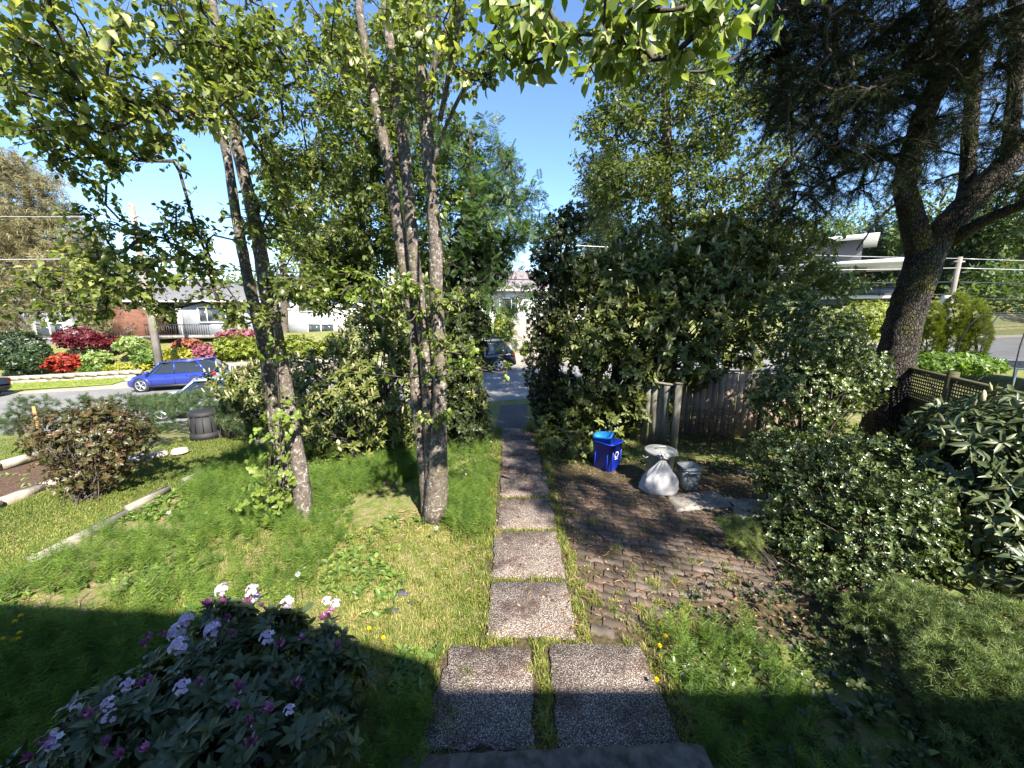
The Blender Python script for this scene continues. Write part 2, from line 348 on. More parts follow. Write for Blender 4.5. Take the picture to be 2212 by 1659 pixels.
def paver_mat():
    m, nt, bs, out = newmat('concrete_paver')
    oi = nt.nodes.new('ShaderNodeObjectInfo')
    a = ramp(nt, oi.outputs['Random'], [(0, (.08, .057, .045)), (.35, (.11, .078, .062)), (.6, (.155, .10, .078)), (.8, (.14, .115, .098)), (1, (.19, .145, .12))])
    f = noise(nt, 120, 4, .7); d = noise(nt, 2.6, 6, .7)
    c = mixc(nt, .6, a, ramp(nt, f, [(.3, (.45, .45, .45)), (.7, (1.25, 1.25, 1.25))]), 'MULTIPLY')
    c = mixc(nt, ramp(nt, d, [(.42, (0, 0, 0)), (.6, (.85, .85, .85))]), c, (.07, .06, .045))
    nt.links.new(c, bs.inputs['Base Color']); bs.inputs['Roughness'].default_value = .9; bs.inputs['Specular IOR Level'].default_value = .2
    bump(nt, bs, f, .5, .004); return m
M['paver'] = paver_mat()
M['joint'] = flat('mossy_joint_soil', (.075, .06, .035), .95, 0, .5, 25, .1, .8)
M['concrete'] = flat('weathered_concrete', (.22, .205, .185), .88, 0, .4, 5, .25, .5)
M['step'] = flat('old_step_concrete', (.12, .10, .085), .9, 0, .5, 14, .2, .9)
M['stone'] = flat('pale_stone', (.32, .28, .23), .9, 0, .4, 4, .2, .8)
M['mulch'] = flat('bark_mulch', (.10, .065, .045), .95, 0, .6, 30, .1, 1)
M['lawnfar'] = flat('far_lawn', (.16, .22, .04), .9, 0, .35, 3, .1, .6)
def wood(name, a, b, sc=(30, 30, 1.2)):
    m, nt, bs, out = newmat(name)
    g = nt.nodes.new('ShaderNodeNewGeometry'); g.name = 'geo'; mp = nt.nodes.new('ShaderNodeMapping'); mp.inputs['Scale'].default_value = sc
    nt.links.new(g.outputs['Position'], mp.inputs[0]); n = noise(nt, 1.0, 7, .65, mp.outputs[0], .3); k = noise(nt, 1.6, 5, .65)
    c = ramp(nt, n, [(.3, a), (.7, b)]); c = mixc(nt, ramp(nt, k, [(.4, (0, 0, 0)), (.7, (.55, .55, .55))]), c, tuple(x * .5 for x in a))
    nt.links.new(c, bs.inputs['Base Color']); bs.inputs['Roughness'].default_value = .85; bs.inputs['Specular IOR Level'].default_value = .2
    bump(nt, bs, n, .5, .006); return m
M['fence'] = wood('weathered_cedar', (.22, .165, .125), (.46, .36, .28))
M['post'] = wood('grey_green_post', (.14, .135, .10), (.31, .29, .23))
M['pole'] = wood('utility_pole_wood', (.18, .155, .13), (.34, .30, .25), (12, 12, .8))
M['tim'] = wood('silver_timber', (.14, .125, .105), (.36, .33, .29), (3, 3, 20))
M['stakeO'] = flat('orange_stake', (.55, .2, .07), .8)
M['brick_red'] = wood('red_cedar_siding', (.10, .045, .03), (.18, .085, .055), (1.5, 1.5, 14))
# ================================================================== GROUND
def grid_sheet(name, sv, tv, zf, mat):
    S, T = np.meshgrid(sv, tv, indexing='xy'); X = RD[0] * S + ND[0] * T; Y = RD[1] * S + ND[1] * T
    Z = zf(X, Y); V = np.stack([X, Y, Z], -1).reshape(-1, 3); w = len(sv)
    i = np.arange(len(tv) - 1)[:, None] * w + np.arange(w - 1)[None]
    F = np.stack([i, i + 1, i + 1 + w, i + w], -1).reshape(-1, 4)
    return obj(name, mk_mesh(name, V, [F], None, True), mat)
sv = np.concatenate([np.linspace(-900, -60, 12), np.linspace(-50, -20, 16), np.arange(-19.5, 22, .22), np.linspace(22.5, 60, 30), np.linspace(70, 1200, 20)])
tv = np.concatenate([[-60, -30, -15], np.arange(-12, 0, .6), np.arange(0, 13.0, .22), [13.2, 13.5, 13.6, 13.9, 16, 18, 20, 22.35, 22.42], np.arange(22.6, 32.5, .3), np.linspace(33, 60, 14), [80, 120, 160, 300, 900, 3000]])
g = grid_sheet('ground', sv, tv, height, M['ground']); tag(g, 'uneven garden ground of soil and thin grass', kind='structure')
r = grid_sheet('road', np.concatenate([np.linspace(-300, -40, 20), np.linspace(-38, 60, 50), np.linspace(65, 400, 20)]), np.linspace(ROAD0, ROAD1, 7), lambda x, y: roadz(RD[0] * x + RD[1] * y) + .008, M['road'])
tag(r, 'worn pale grey asphalt street crossing behind the garden', kind='structure')
# gravel driveway apron and verge on the far side
v_ = MB(); 
for (s0, s1, t0, t1, w) in ((-60, 60, 22.25, 23.1, 0), ):
    n = 60; s_ = np.linspace(s0, s1, n)
    A = np.array([RT(s, t0, 0) for s in s_]); B = np.array([RT(s, t1 + .25 * math.sin(s * .9) + .15 * math.sin(s * 2.3), 0) for s in s_])
    A[:, 2] = roadz(s_) + .016; B[:, 2] = height(B[:, 0], B[:, 1]) + .03
    i = np.arange(n - 1); v_.add(np.concatenate([A, B]), np.stack([i, i + 1, i + 1 + n, i + n], -1))
o = v_.build('gravel_verge', M['gravel']); tag(o, 'pale gravel shoulder along the far side of the street', kind='structure')
def sheet(name, quad, mat, lift=.008, n=14):
    q = np.array(quad, float); a = np.linspace(0, 1, n); U_, V_ = np.meshgrid(a, a)
    p = ((1 - U_) * (1 - V_))[..., None] * q[0] + (U_ * (1 - V_))[..., None] * q[1] + (U_ * V_)[..., None] * q[2] + ((1 - U_) * V_)[..., None] * q[3]
    z = height(p[..., 0], p[..., 1]) + lift; V = np.concatenate([p[..., :2], z[..., None]], -1).reshape(-1, 3)
    i = np.arange(n - 1)[:, None] * n + np.arange(n - 1)[None]; F = np.stack([i, i + 1, i + 1 + n, i + n], -1).reshape(-1, 4)
    return obj(name, mk_mesh(name, V, [F], None, True), mat)
def q4(s0, s1, t0, t1): return [RT(s0, t0)[:2], RT(s1, t0)[:2], RT(s1, t1)[:2], RT(s0, t1)[:2]]
o = sheet('driveway', q4(-19.3, -16.2, 22.9, 26.0), M['gravel'], .04); tag(o, 'pale driveway rising beside the blue car', kind='structure')
o = sheet('far_driveway', q4(2.2, 6.0, 22.6, 31.5), M['gravel'], .05); tag(o, 'pale concrete driveway behind the black SUV', kind='structure')
o = sheet('verge_lawn', q4(-46, -19.4, 23.3, 25.9), M['lawnfar'], .05, 30); tag(o, 'mown lawn strip between street and low stone wall', kind='structure')
o = sheet('path_end', [(-.42, 9.3), (.42, 9.3), (.5, 13.2), (-.4, 13.2)], M['darkasph'], .02); tag(o, 'dark asphalt slab where the path meets the street', kind='structure')
o = sheet('mulch_bed', [(-10.6, 3.5), (-8.75, 3.5), (-8.75, 8.3), (-10.6, 8.3)], M['mulch'], .05); tag(o, 'bark mulch bed beside the lower lawn', kind='structure')

# ------------------------------------------------------------------ steps and the house behind the camera
st = empty('front_steps', (0.3, 1.2, 0), 'rough grey concrete front steps at the bottom edge', 'steps')
for k in range(8):
    y0 = 2.02 - .27 * k; z1 = .17 * (k + 1); xl = -.78 - .03 * k; xr = 1.27 + .05 * k
    b = MB(); n = 26; xs = np.linspace(xl, xr, n); rows = []
    prof = [(y0 + .004, 0.0), (y0 + .004, z1 - .02), (y0 - .012, z1 - .003), (y0 - .04, z1), (y0 - .36, z1 + .001)]
    for (py, pz) in prof:
        wob = (.008 * rng.standard_normal(n) + .02 * np.sin(xs * 1.3 + k)) * (1 if pz > 0 else 0)
        rows.append(np.stack([xs, py + wob + .03 * (xs - .2) * .6, np.full(n, pz) - np.where((xs > xr - .05) & (pz > .05), .01, 0)], -1))
    i = np.arange(n - 1); Fs = [np.stack([j * n + i, j * n + i + 1, (j + 1) * n + i + 1, (j + 1) * n + i], -1) for j in range(len(prof) - 1)]
    b.add(np.concatenate(rows), np.concatenate(Fs))
    b.box(((xl + xr) / 2, y0 - .22, z1 / 2 - .02), (xr - xl - .01, .38, z1 - .045))
    b.build('step', M['step'], st)
hb = empty('home', (0, -3, 0), 'pale house whose front steps lead down to the slab path', 'house')
M['homewall'] = flat('cream_stucco', (.62, .58, .5), .9, 0, .05)
M['shing'] = flat('grey_shingles', (.12, .115, .11), .9, 0, .35, 25, .2, .8)
MB().box((0, -8.0, 2.65), (19, 9.2, 5.29)).build('wall', M['homewall'], hb)
b = MB(); b.add([[-10.5, -1.15, 5.3], [.9, -1.95, 5.3], [2.3, -2.4, 5.3], [2.3, -11.6, 5.3], [-10.5, -11.6, 5.3], [-10.5, -1.15, 5.6], [.9, -1.95, 5.6], [2.3, -2.4, 5.6], [2.3, -11.6, 5.6], [-10.5, -11.6, 5.6]], [[0, 1, 6, 5], [1, 2, 7, 6], [2, 3, 8, 7], [3, 4, 9, 8], [4, 0, 5, 9]], [[4, 3, 2, 1, 0], [5, 6, 7, 8, 9]]); b.box((6.3, -7.58, 5.45), (7.96, 9.9, .3)); b.build('roof', M['shing'], hb)
MB().box((0.3, -1.75, .68), (3.0, 2.9, 1.36)).build('porch', M['step'], hb)

# ------------------------------------------------------------------ slab path
path = MB().add([[-.75, 2.0, .004], [1.3, 2.0, .004], [1.3, 2.97, .004], [-.75, 2.97, .004], [.72, 2.97, .004], [.72, 9.6, .004], [-.32, 9.6, .004], [-.32, 2.97, .004]], [[0, 1, 2, 3], [7, 4, 5, 6]]).build('slab_path', M['joint'])
tag(path, 'path of exposed aggregate slabs leading from steps to street', kind='structure')
def slab(quad, h=.035, jag=.013, mat='agg', name='slab', par=None):
    q = np.array(quad, float); P_ = []
    for a in range(4):
        p0, p1 = q[a], q[(a + 1) % 4]; n = 9
        for i in range(n): P_.append(p0 + (p1 - p0) * i / n + jag * rng.standard_normal(2))
    P_ = np.array(P_); c = P_.mean(0); n = len(P_)
    inner = c + (P_ - c) * .985
    V = np.concatenate([np.c_[P_, np.zeros(n)], np.c_[P_, np.full(n, h - .01)], np.c_[inner, np.full(n, h)], [[c[0], c[1], h]]])
    i = np.arange(n); j = (i + 1) % n
    b = MB().add(V, np.concatenate([np.stack([i, j, j + n, i + n], -1), np.stack([i + n, j + n, j + 2 * n, i + 2 * n], -1)]), np.stack([i + 2 * n, j + 2 * n, np.full(n, 3 * n)], -1))
    return b.build(name, M[mat], par if par is not None else path, shift=False)
slab([(-.66, 2.12), (.15, 2.12), (.17, 2.93), (-.55, 2.95)]); slab([(.32, 2.1), (1.2, 2.08), (1.14, 2.95), (.34, 2.97)])
slab([(-.24, 3.04), (.60, 3.03), (.61, 3.77), (-.24, 3.76)]); slab([(-.24, 3.84), (.60, 3.85), (.60, 4.75), (-.23, 4.74)])
slab([(-.22, 4.83), (.62, 4.84), (.62, 5.7), (-.22, 5.68)]); slab([(-.2, 5.78), (.63, 5.78), (.63, 6.62), (-.2, 6.6)])
slab([(-.2, 6.7), (.58, 6.7), (.56, 7.55), (-.2, 7.5)]); slab([(-.2, 7.6), (.55, 7.62), (.52, 8.5), (-.24, 8.46)])
slab([(-.24, 8.55), (.5, 8.56), (.46, 9.4), (-.26, 9.4)], h=.028)
# ------------------------------------------------------------------ paver patio
patio = MB().add([[.74, 2.98, .004], [4.4, 2.98, .004], [4.4, 7.3, .004], [.74, 7.3, .004]], [[0, 1, 2, 3]]).build('paver_patio', M['joint'])
tag(patio, 'patio of interlocking red brown zigzag pavers', kind='structure')
PW, PH, PA = .225, .118, .014
def pav_mesh(k):
    xs = np.array([-.5, -.375, -.125, .125, .375, .5]) * PW; dy = np.array([0, 1, -1, 1, -1, 0]) * PA
    top = np.stack([xs * .965, dy + PH / 2 * .93], -1)[::-1]; bot = np.stack([xs * .965, dy - PH / 2 * .93], -1)
    Q = np.concatenate([bot, top]); n = 12; zt = .016 + .002 * k
    V = np.concatenate([np.c_[Q, np.full(n, -.02)], np.c_[Q, np.full(n, zt - .004)], np.c_[Q * .95, np.full(n, zt)]])
    i = np.arange(n); j = (i + 1) % n
    return mk_mesh('paver', V, [np.concatenate([np.stack([i, j, j + n, i + n], -1), np.stack([i + n, j + n, j + 2 * n, i + 2 * n], -1)]), [list(range(2 * n, 3 * n))]])
pm = [pav_mesh(k) for k in range(3)]
for m_ in pm: m_.materials.append(M['paver'])
cells = []; rot = R(-14); cr, sr = math.cos(rot), math.sin(rot)
for i in range(-30, 40):
    for j in range(-50, 60):
        lx = i * PW + (j % 2) * PW / 2; ly = j * PH; x = 2.6 + cr * lx - sr * ly; y = 5 + sr * lx + cr * ly
        if x < .84 or x > 4.2 or y < 3.08 or y > 6.35 - .12 * (x - .8): continue
        if x > 2.35 and y > 5.72: continue
        if y < 3.5 and x > 1.6 + rng.random() * .3: continue
        if x > 3.3 and y > 5.05: continue
        if rng.random() < .02: continue
        cells.append((x, y))
cells.sort(key=lambda c: (c[0] - .2) ** 2 + c[1] ** 2)
rest = MB()
for k, (x, y) in enumerate(cells):
    z = .004 + .004 * math.sin(x * 3.1) * math.sin(y * 2.3) + .002 * rng.standard_normal(); a = rot + R(1.2) * rng.standard_normal()
    if k < 300:
        o = bpy.data.objects.new('paver', pm[k % 3]); COL.objects.link(o); o.parent = patio; o.location = (x, y, z); o.rotation_euler = (R(.8) * rng.standard_normal(), R(.8) * rng.standard_normal(), a)
    else:
        V = np.array([v.co[:] for v in pm[k % 3].vertices]); c_, s_ = math.cos(a), math.sin(a)
        V = np.stack([V[:, 0] * c_ - V[:, 1] * s_ + x, V[:, 0] * s_ + V[:, 1] * c_ + y, V[:, 2] + z], -1)
        i = np.arange(12); j = (i + 1) % 12
        rest.add(V, np.concatenate([np.stack([i, j, j + 12, i + 12], -1), np.stack([i + 12, j + 12, j + 24, i + 24], -1)]), [list(range(24, 36))], v=rng.random())
if rest.n: tag(rest.build('paver_remainder', M['paver'], patio, shift=False), kind='stuff')
def gq(l): return [G(u, v)[:2] for u, v in l]
slab(gq([(1462, 1108), (1590, 1098), (1545, 1062), (1440, 1072)]), .03, .004, 'concrete', 'flagstone', patio)
slab([(3.3, 5.15), (4.15, 4.75), (4.35, 5.55), (3.45, 5.75)], .03, .004, 'concrete', 'flagstone', patio)

# ------------------------------------------------------------------ garden edging
edge = empty('timber_edging', (-5.8, 6, 0), 'silvery timber edging between upper weeds and lower lawn', 'garden edging')
y = 3.0; k = 0
while y < 9.3:
    L = rng.uniform(.55, 1.3); b = MB(); n = 8
    b.box((-5.8 + .03 * rng.standard_normal(), y + L / 2, -.05 + .03 * rng.standard_normal()), (.07, L, .16), rz=.03 * rng.standard_normal(), rx=.02 * rng.standard_normal(), ry=.15 * rng.standard_normal())
    b.box((-5.9 + .02 * rng.standard_normal(), y + L * .45, -.2), (.08, L * .95, .16), rz=.03 * rng.standard_normal())
    pts = np.stack([-5.8 + .05 * rng.standard_normal(n), np.linspace(y, y + L, n), .01 + .03 * rng.standard_normal() + .012 * rng.standard_normal(n)], -1)
    b.build('timber', M['tim'], edge); y += L + rng.uniform(.0, .25)
wl = empty('stone_edging', (-8.7, 6, -.3), 'low pale stone edging of the mulch bed on the left', 'garden edging')
y = 3.4
while y < 7.2:
    L = rng.uniform(.35, .7); b = MB(); b.box((-8.7 + .03 * rng.standard_normal(), y + L / 2, -.27), (.14, L - .02, .2), rz=.05 * rng.standard_normal()); b.build('stone_block', M['stone'], wl); y += L
wl = empty('kerb_edging', (-11, 8, -.3), 'white stone kerb at the back of the mulch bed', 'garden edging')
y = 4.5
while y < 9.8:
    L = rng.uniform(.5, .9); b = MB(); b.box((-10.8 + .02 * rng.standard_normal(), y + L / 2, -.25), (.14, L - .02, .16), rz=.03 * rng.standard_normal()); b.build('kerb_stone', M['stone'], wl); y += L
# ================================================================== PLANTS
def unit(a): return a / (np.linalg.norm(a, axis=-1, keepdims=True) + 1e-9)
def sample_blobs(blobs, n, shell=0.0, weights=None, gap=0.0):
    vol = np.array([np.prod(b[1]) ** (2 / 3) for b in blobs]) if weights is None else np.array(weights, float)
    idx = rng.choice(len(blobs), n * 3, p=vol / vol.sum()); d = unit(rng.standard_normal((n * 3, 3)))
    rr = (shell ** 3 + (1 - shell ** 3) * rng.random(n * 3)) ** (1 / 3)
    c = np.array([b[0] for b in blobs])[idx]; ra = np.array([b[1] for b in blobs])[idx]
    p = c + d * ra * rr[:, None]; nr = unit(d / ra)
    keep = np.ones(len(p), bool)
    if gap:
        f = np.sin(p[:, 0] * 2.9 + 1.7 * np.sin(p[:, 2] * 2.1)) + np.sin(p[:, 2] * 3.3 + p[:, 1] * 2.2) + np.sin(p[:, 1] * 2.6 - p[:, 0] * 1.9)
        keep = f > -3 + gap * 2
    return p[keep][:n], nr[keep][:n]

def make_tree(name, label, cat, group, trunks, crowns, bark, sides=9, twigmat='twig', rbase=.006, trunk_name='trunk', start_z=1.0, base=None, up=.5, maxr=.05, seglen=.35):
    """trunks: [(points, radii)], crowns: dicts with blobs, n, leaf template, size, mat, per (leaves per twig), twigs (per branchlet), part leaves"""
    bs = trunks[0][0][0] if base is None else base
    root = empty(name, (bs[0], bs[1], float(height(bs[0], bs[1]))), label, cat, group)
    nodes = []; nrad = []; parent = []; istr = []
    for pts, rad in trunks:
        pts = np.array(pts, float); rad = np.array(rad, float)
        seg = np.linalg.norm(np.diff(pts, axis=0), axis=1); L = np.concatenate([[0], np.cumsum(seg)]); m = max(8, int(L[-1] / .12)); q = np.linspace(0, L[-1], m)
        # smooth interpolation
        pp = np.stack([np.interp(q, L, pts[:, i]) for i in range(3)], -1)
        for _ in range(3): pp[1:-1] = (pp[:-2] + pp[1:-1] * 2 + pp[2:]) / 4
        rr = np.interp(q, L, rad)
        pp[:, :2] += (.012 + .1 * rr.mean()) * np.stack([np.sin(q * 3.3 + len(nodes)), np.cos(q * 2.7 + len(nodes))], -1) * .4
        b = MB().tube(pp, rr, sides + 3, rough=.045); b.build(trunk_name, M[bark], root, smooth=True)
        for p_, r_ in zip(pp[::2], rr[::2]):
            if p_[2] > start_z: nodes.append(p_); nrad.append(r_); parent.append(-1); istr.append(True)
    T = []; ci = []
    for k, c in enumerate(crowns):
        p, _ = sample_blobs(c['blobs'], c['n'], c.get('shell', .0), c.get('w'), c.get('gap', 0)); T.append(p); ci += [k] * len(p)
    T = np.concatenate(T); ci = np.array(ci); N0 = np.array(nodes)
    dmin = np.array([np.min(np.linalg.norm(N0 - t, axis=1)) for t in T]); order = np.argsort(dmin)
    cap = len(nodes) + len(T) * 8; NA = np.zeros((cap, 3)); NA[:len(nodes)] = N0; cnt = len(nodes); par = [-1] * cnt; tips = []; chains = []
    for o_ in order:
        t = T[o_]; D = t - NA[:cnt]; d = np.linalg.norm(D, axis=1); cost = d * (1 + up * np.clip(-D[:, 2] / (d + .01) + .15, 0, 1)); j = int(np.argmin(cost)); a = NA[j]; L = d[j]
        if L < .05: continue
        n = int(np.clip(L / seglen, 2, 7)); s = np.linspace(0, 1, n + 1)[1:, None]
        dirp = unit(a - NA[par[j]]) if par[j] >= 0 else unit(np.array([D[j][0], D[j][1], .5 * L]))
        ctrl = a + dirp * L * .4 + rng.standard_normal(3) * L * .06
        pts = (1 - s) ** 2 * a + 2 * s * (1 - s) * ctrl + s ** 2 * t + rng.standard_normal((n, 3)) * .018 * min(L, 1.5)
        ch = [j]
        for q in pts: NA[cnt] = q; par.append(ch[-1]); ch.append(cnt); cnt += 1
        chains.append(ch); tips.append((ch, ci[o_]))
    rad = np.full(cnt, rbase ** 2.2)
    for i in range(cnt - 1, len(nodes) - 1, -1):
        if par[i] >= 0: rad[par[i]] += rad[i] * .8 if par[i] >= len(nodes) else 0
    rad = np.minimum(rad ** (1 / 2.2), maxr)
    br = MB()
    for ch in chains:
        pts = NA[ch]; rr = rad[ch].copy(); rr[0] = rr[1] * 1.1
        br.tube(pts, rr, 5 if rr[1] > .012 else 4, cap=False)
    tw = []
    for k, c in enumerate(crowns):
        A = []; Dd = []
        for ch, kk in tips:
            if kk != k: continue
            pts = NA[ch]; m = c.get('twigs', 6); s = rng.random(m) ** .6 * (len(pts) - 1); i = np.minimum(s.astype(int), len(pts) - 2); f = (s - i)[:, None]
            A.append(pts[i] * (1 - f) + pts[i + 1] * f); Dd.append(np.repeat(unit(pts[-1] - pts[0])[None], m, 0))
        if not A: continue
        A = np.concatenate(A); Dd = np.concatenate(Dd); m = len(A)
        d = unit(Dd * c.get('fwd', .6) + rng.standard_normal((m, 3)) * c.get('spread', .7) + np.array([0, 0, c.get('lift', .15)])); tl = rng.uniform(.5, 1.1, m) * c.get('tl', .2)
        B = A + d * tl[:, None]; br.prisms(A, B, .0028 * c.get('tr', 1), .0016 * c.get('tr', 1))
        per = c.get('per', 4); f = np.tile(np.linspace(c.get('f0', .35), 1, per), m)[:, None]; A2 = np.repeat(A, per, 0); B2 = np.repeat(B, per, 0); d2 = np.repeat(d, per, 0)
        pos = A2 + (B2 - A2) * f; side = unit(np.cross(d2, rng.standard_normal(d2.shape)))
        ld = unit(d2 * c.get('along', .5) + side * c.get('out', .8) + np.array([0, 0, -c.get('droop', .35)]))
        nm = unit(np.array([0, 0, 1.0]) + rng.standard_normal(ld.shape) * c.get('tilt', .5)); sz = c['size'] * rng.uniform(.4, 1.25, len(pos))
        va = np.clip(rng.beta(2, 2.4, len(pos)) + .12 * np.sin(pos[:, 0] * 2 + pos[:, 2] * 3), 0, 1)
        big = c.get('pieces', 0)
        if big:                                   # the largest-looking leaves are leaf objects of their own
            dd = (pos - np.array([0, 0, CAM_Z])); z = dd @ FWD; uu = 1106 + dd[:, 0] / z * F0; vv = 829.5 - (dd @ UPV) / z * F0
            app = np.where((z > .4) & (uu > -20) & (uu < 2230) & (vv > -20) & (vv < 1680), sz / z, -1)
            sel = np.argsort(-app)[:big]; sel = sel[app[sel] > 0]; mask = np.ones(len(pos), bool); mask[sel] = False
            if 'lm' not in c: c['lm'] = leaf_variants(c['leaf'], c['mat'])
            for q in sel: leaf_piece(root, c['lm'], pos[q], ld[q], nm[q], sz[q])
            pos, ld, nm, sz, va = pos[mask], ld[mask], nm[mask], sz[mask], va[mask]
        MB().scatter(c['leaf'], pos, ld, nm, sz, va).build(c.get('name', 'crown'), M[c['mat']], root)
    br.build('branches', M[twigmat], root)
    return root
LV = {}
def leaf_variants(tpl, mat):
    key = (id(tpl[0]), mat)
    if key not in LV:
        out = []
        for k in range(5):
            V = tpl[0].copy(); V[:, 2] *= .5 + .4 * k; b = MB().add(V, *[np.array(f) for f in tpl[1]], v=(.15, .4, .55, .7, .9)[k])
            m = b.mesh('leaf'); m.materials.append(M[mat]); out.append(m)
        LV[key] = out
    return LV[key]
def leaf_piece(root, lm, p, d, n, s, name='leaf'):
    d = unit(d); sv = unit(np.cross(n, d)); m = np.cross(d, sv)
    Mx = Matrix(((d[0] * s, sv[0] * s, m[0] * s, p[0]), (d[1] * s, sv[1] * s, m[1] * s, p[1]), (d[2] * s, sv[2] * s, m[2] * s, p[2]), (0, 0, 0, 1)))
    return piece(name, random.choice(lm), root, Mx)

def make_bush(name, label, cat, group, base, blobs, n, leaf, size, mat, per=6, shell=.6, el=(.9, 1.5), gap=.0, candles=0, cmat='candle', csize=.12, stems=25, stemr=.012, stem_mat='twig', pieces=0, up=.35, crown='foliage', weights=None, vbeta=(2, 2.5), rnd=.35, jitter=.0, clip=True):
    root = empty(name, (base[0], base[1], float(height(base[0], base[1]))), label, cat, group)
    p, nr = sample_blobs(blobs, n, shell, weights, gap)
    gz = height(p[:, 0], p[:, 1]); ok = p[:, 2] > gz + .03; p, nr = p[ok], nr[ok]
    if clip:
        dp = np.zeros(len(p), bool)
        for c, ra in blobs: dp |= (((p - c) / ra) ** 2).sum(1) < (shell * .72) ** 2
        p, nr = p[~dp], nr[~dp]
    m = len(p); ax = unit(nr + np.array([0, 0, up]) + rng.standard_normal((m, 3)) * rnd)
    e = rng.uniform(el[0], el[1], (m, per)); az = np.arange(per)[None] * 2.4 + rng.random((m, 1)) * 6.28
    a0 = unit(np.cross(ax, rng.standard_normal((m, 3)))); b0 = np.cross(ax, a0)
    side = np.cos(az)[..., None] * a0[:, None] + np.sin(az)[..., None] * b0[:, None]
    d = np.cos(e)[..., None] * ax[:, None] + np.sin(e)[..., None] * side
    nm = np.sin(e)[..., None] * ax[:, None] - np.cos(e)[..., None] * side + .15 * rng.standard_normal(d.shape)
    sz = size * rng.uniform(.6, 1.15, (m, per)); pos = p[:, None] - ax[:, None] * (rng.random((m, per))[..., None] * size * (.5 + jitter))
    pos, d, nm, sz = pos.reshape(-1, 3), d.reshape(-1, 3), nm.reshape(-1, 3), sz.ravel(); va = np.repeat(rng.beta(*vbeta, m), per) * .6 + .4 * rng.beta(*vbeta, m * per)
    if pieces:
        dd = (pos - np.array([0, 0, CAM_Z])); z = dd @ FWD; uu = 1106 + dd[:, 0] / z * F0; vv = 829.5 - (dd @ UPV) / z * F0
        face = np.einsum('ij,ij->i', unit(nr), unit(-dd.reshape(-1, per, 3)[:, 0])); vis = np.repeat(face > .1, per)
        app = np.where((z > .4) & (uu > -20) & (uu < 2230) & (vv > -20) & (vv < 1680) & vis, sz / z, -1)
        sel = np.argsort(-app)[:pieces]; sel = sel[app[sel] > 0]; mask = np.ones(len(pos), bool); mask[sel] = False; lm = leaf_variants(leaf, mat)
        for q in sel: leaf_piece(root, lm, pos[q], d[q], nm[q], sz[q])
        pos, d, nm, sz, va = pos[mask], d[mask], nm[mask], sz[mask], va[mask]
    MB().scatter(leaf, pos, d, nm, sz, va).build(crown, M[mat], root)
    if candles:
        q = rng.choice(m, min(m, candles), replace=False); cax = unit(ax[q] * .5 + np.array([0, 0, 1.0]) + .15 * rng.standard_normal((len(q), 3)))
        dd = p[q] - np.array([0, 0, CAM_Z]); face = np.einsum('ij,ij->i', nr[q], -unit(dd)); o_ = np.argsort(np.linalg.norm(dd, axis=1) - 4 * (face > 0)); q, cax = q[o_], cax[o_]
        lm = leaf_variants(CANDLE, cmat)
        for i_ in range(min(280, len(q))): leaf_piece(root, lm, p[q[i_]], cax[i_], rng.standard_normal(3), csize * rng.uniform(.6, 1.2), 'bloom')
        if len(q) > 280: tag(MB().scatter(CANDLE, p[q[280:]], cax[280:], rng.standard_normal((len(q) - 280, 3)), csize * rng.uniform(.6, 1.2, len(q) - 280)).build('bloom_remainder', M[cmat], root), kind='stuff')
    if stems:
        b = MB()
        for q in rng.choice(m, min(m, stems), replace=False):
            a = np.array([base[0], base[1], height(base[0], base[1]) - .02]) + np.array([*(rng.standard_normal(2) * .12), 0]); t = p[q]; s = np.linspace(0, 1, 6)[:, None]
            ctrl = np.array([(a[0] * .6 + t[0] * .4), (a[1] * .6 + t[1] * .4), a[2] * .3 + t[2] * .7])
            b.tube((1 - s) ** 2 * a + 2 * s * (1 - s) * ctrl + s ** 2 * t + rng.standard_normal((6, 3)) * .015, np.linspace(stemr, stemr * .3, 6), 4, cap=False)
        b.build('stems', M[stem_mat], root)
    return root
def pl(l): return np.array([P(u, v, Y) for u, v, Y in l])

RHB = [(480, 1520, 2.05, 260, 120, .45), (300, 1570, 1.9, 190, 100, .35), (560, 1420, 2.3, 180, 80, .3), (700, 1410, 2.35, 60, 70, .2), (520, 1600, 1.75, 260, 80, .3), (430, 1430, 2.3, 100, 65, .3), (150, 1630, 1.8, 110, 45, .25), (500, 1330, 2.4, 60, 40, .15), (600, 1340, 2.4, 50, 40, .15), (745, 1490, 2.2, 60, 90, .25)]
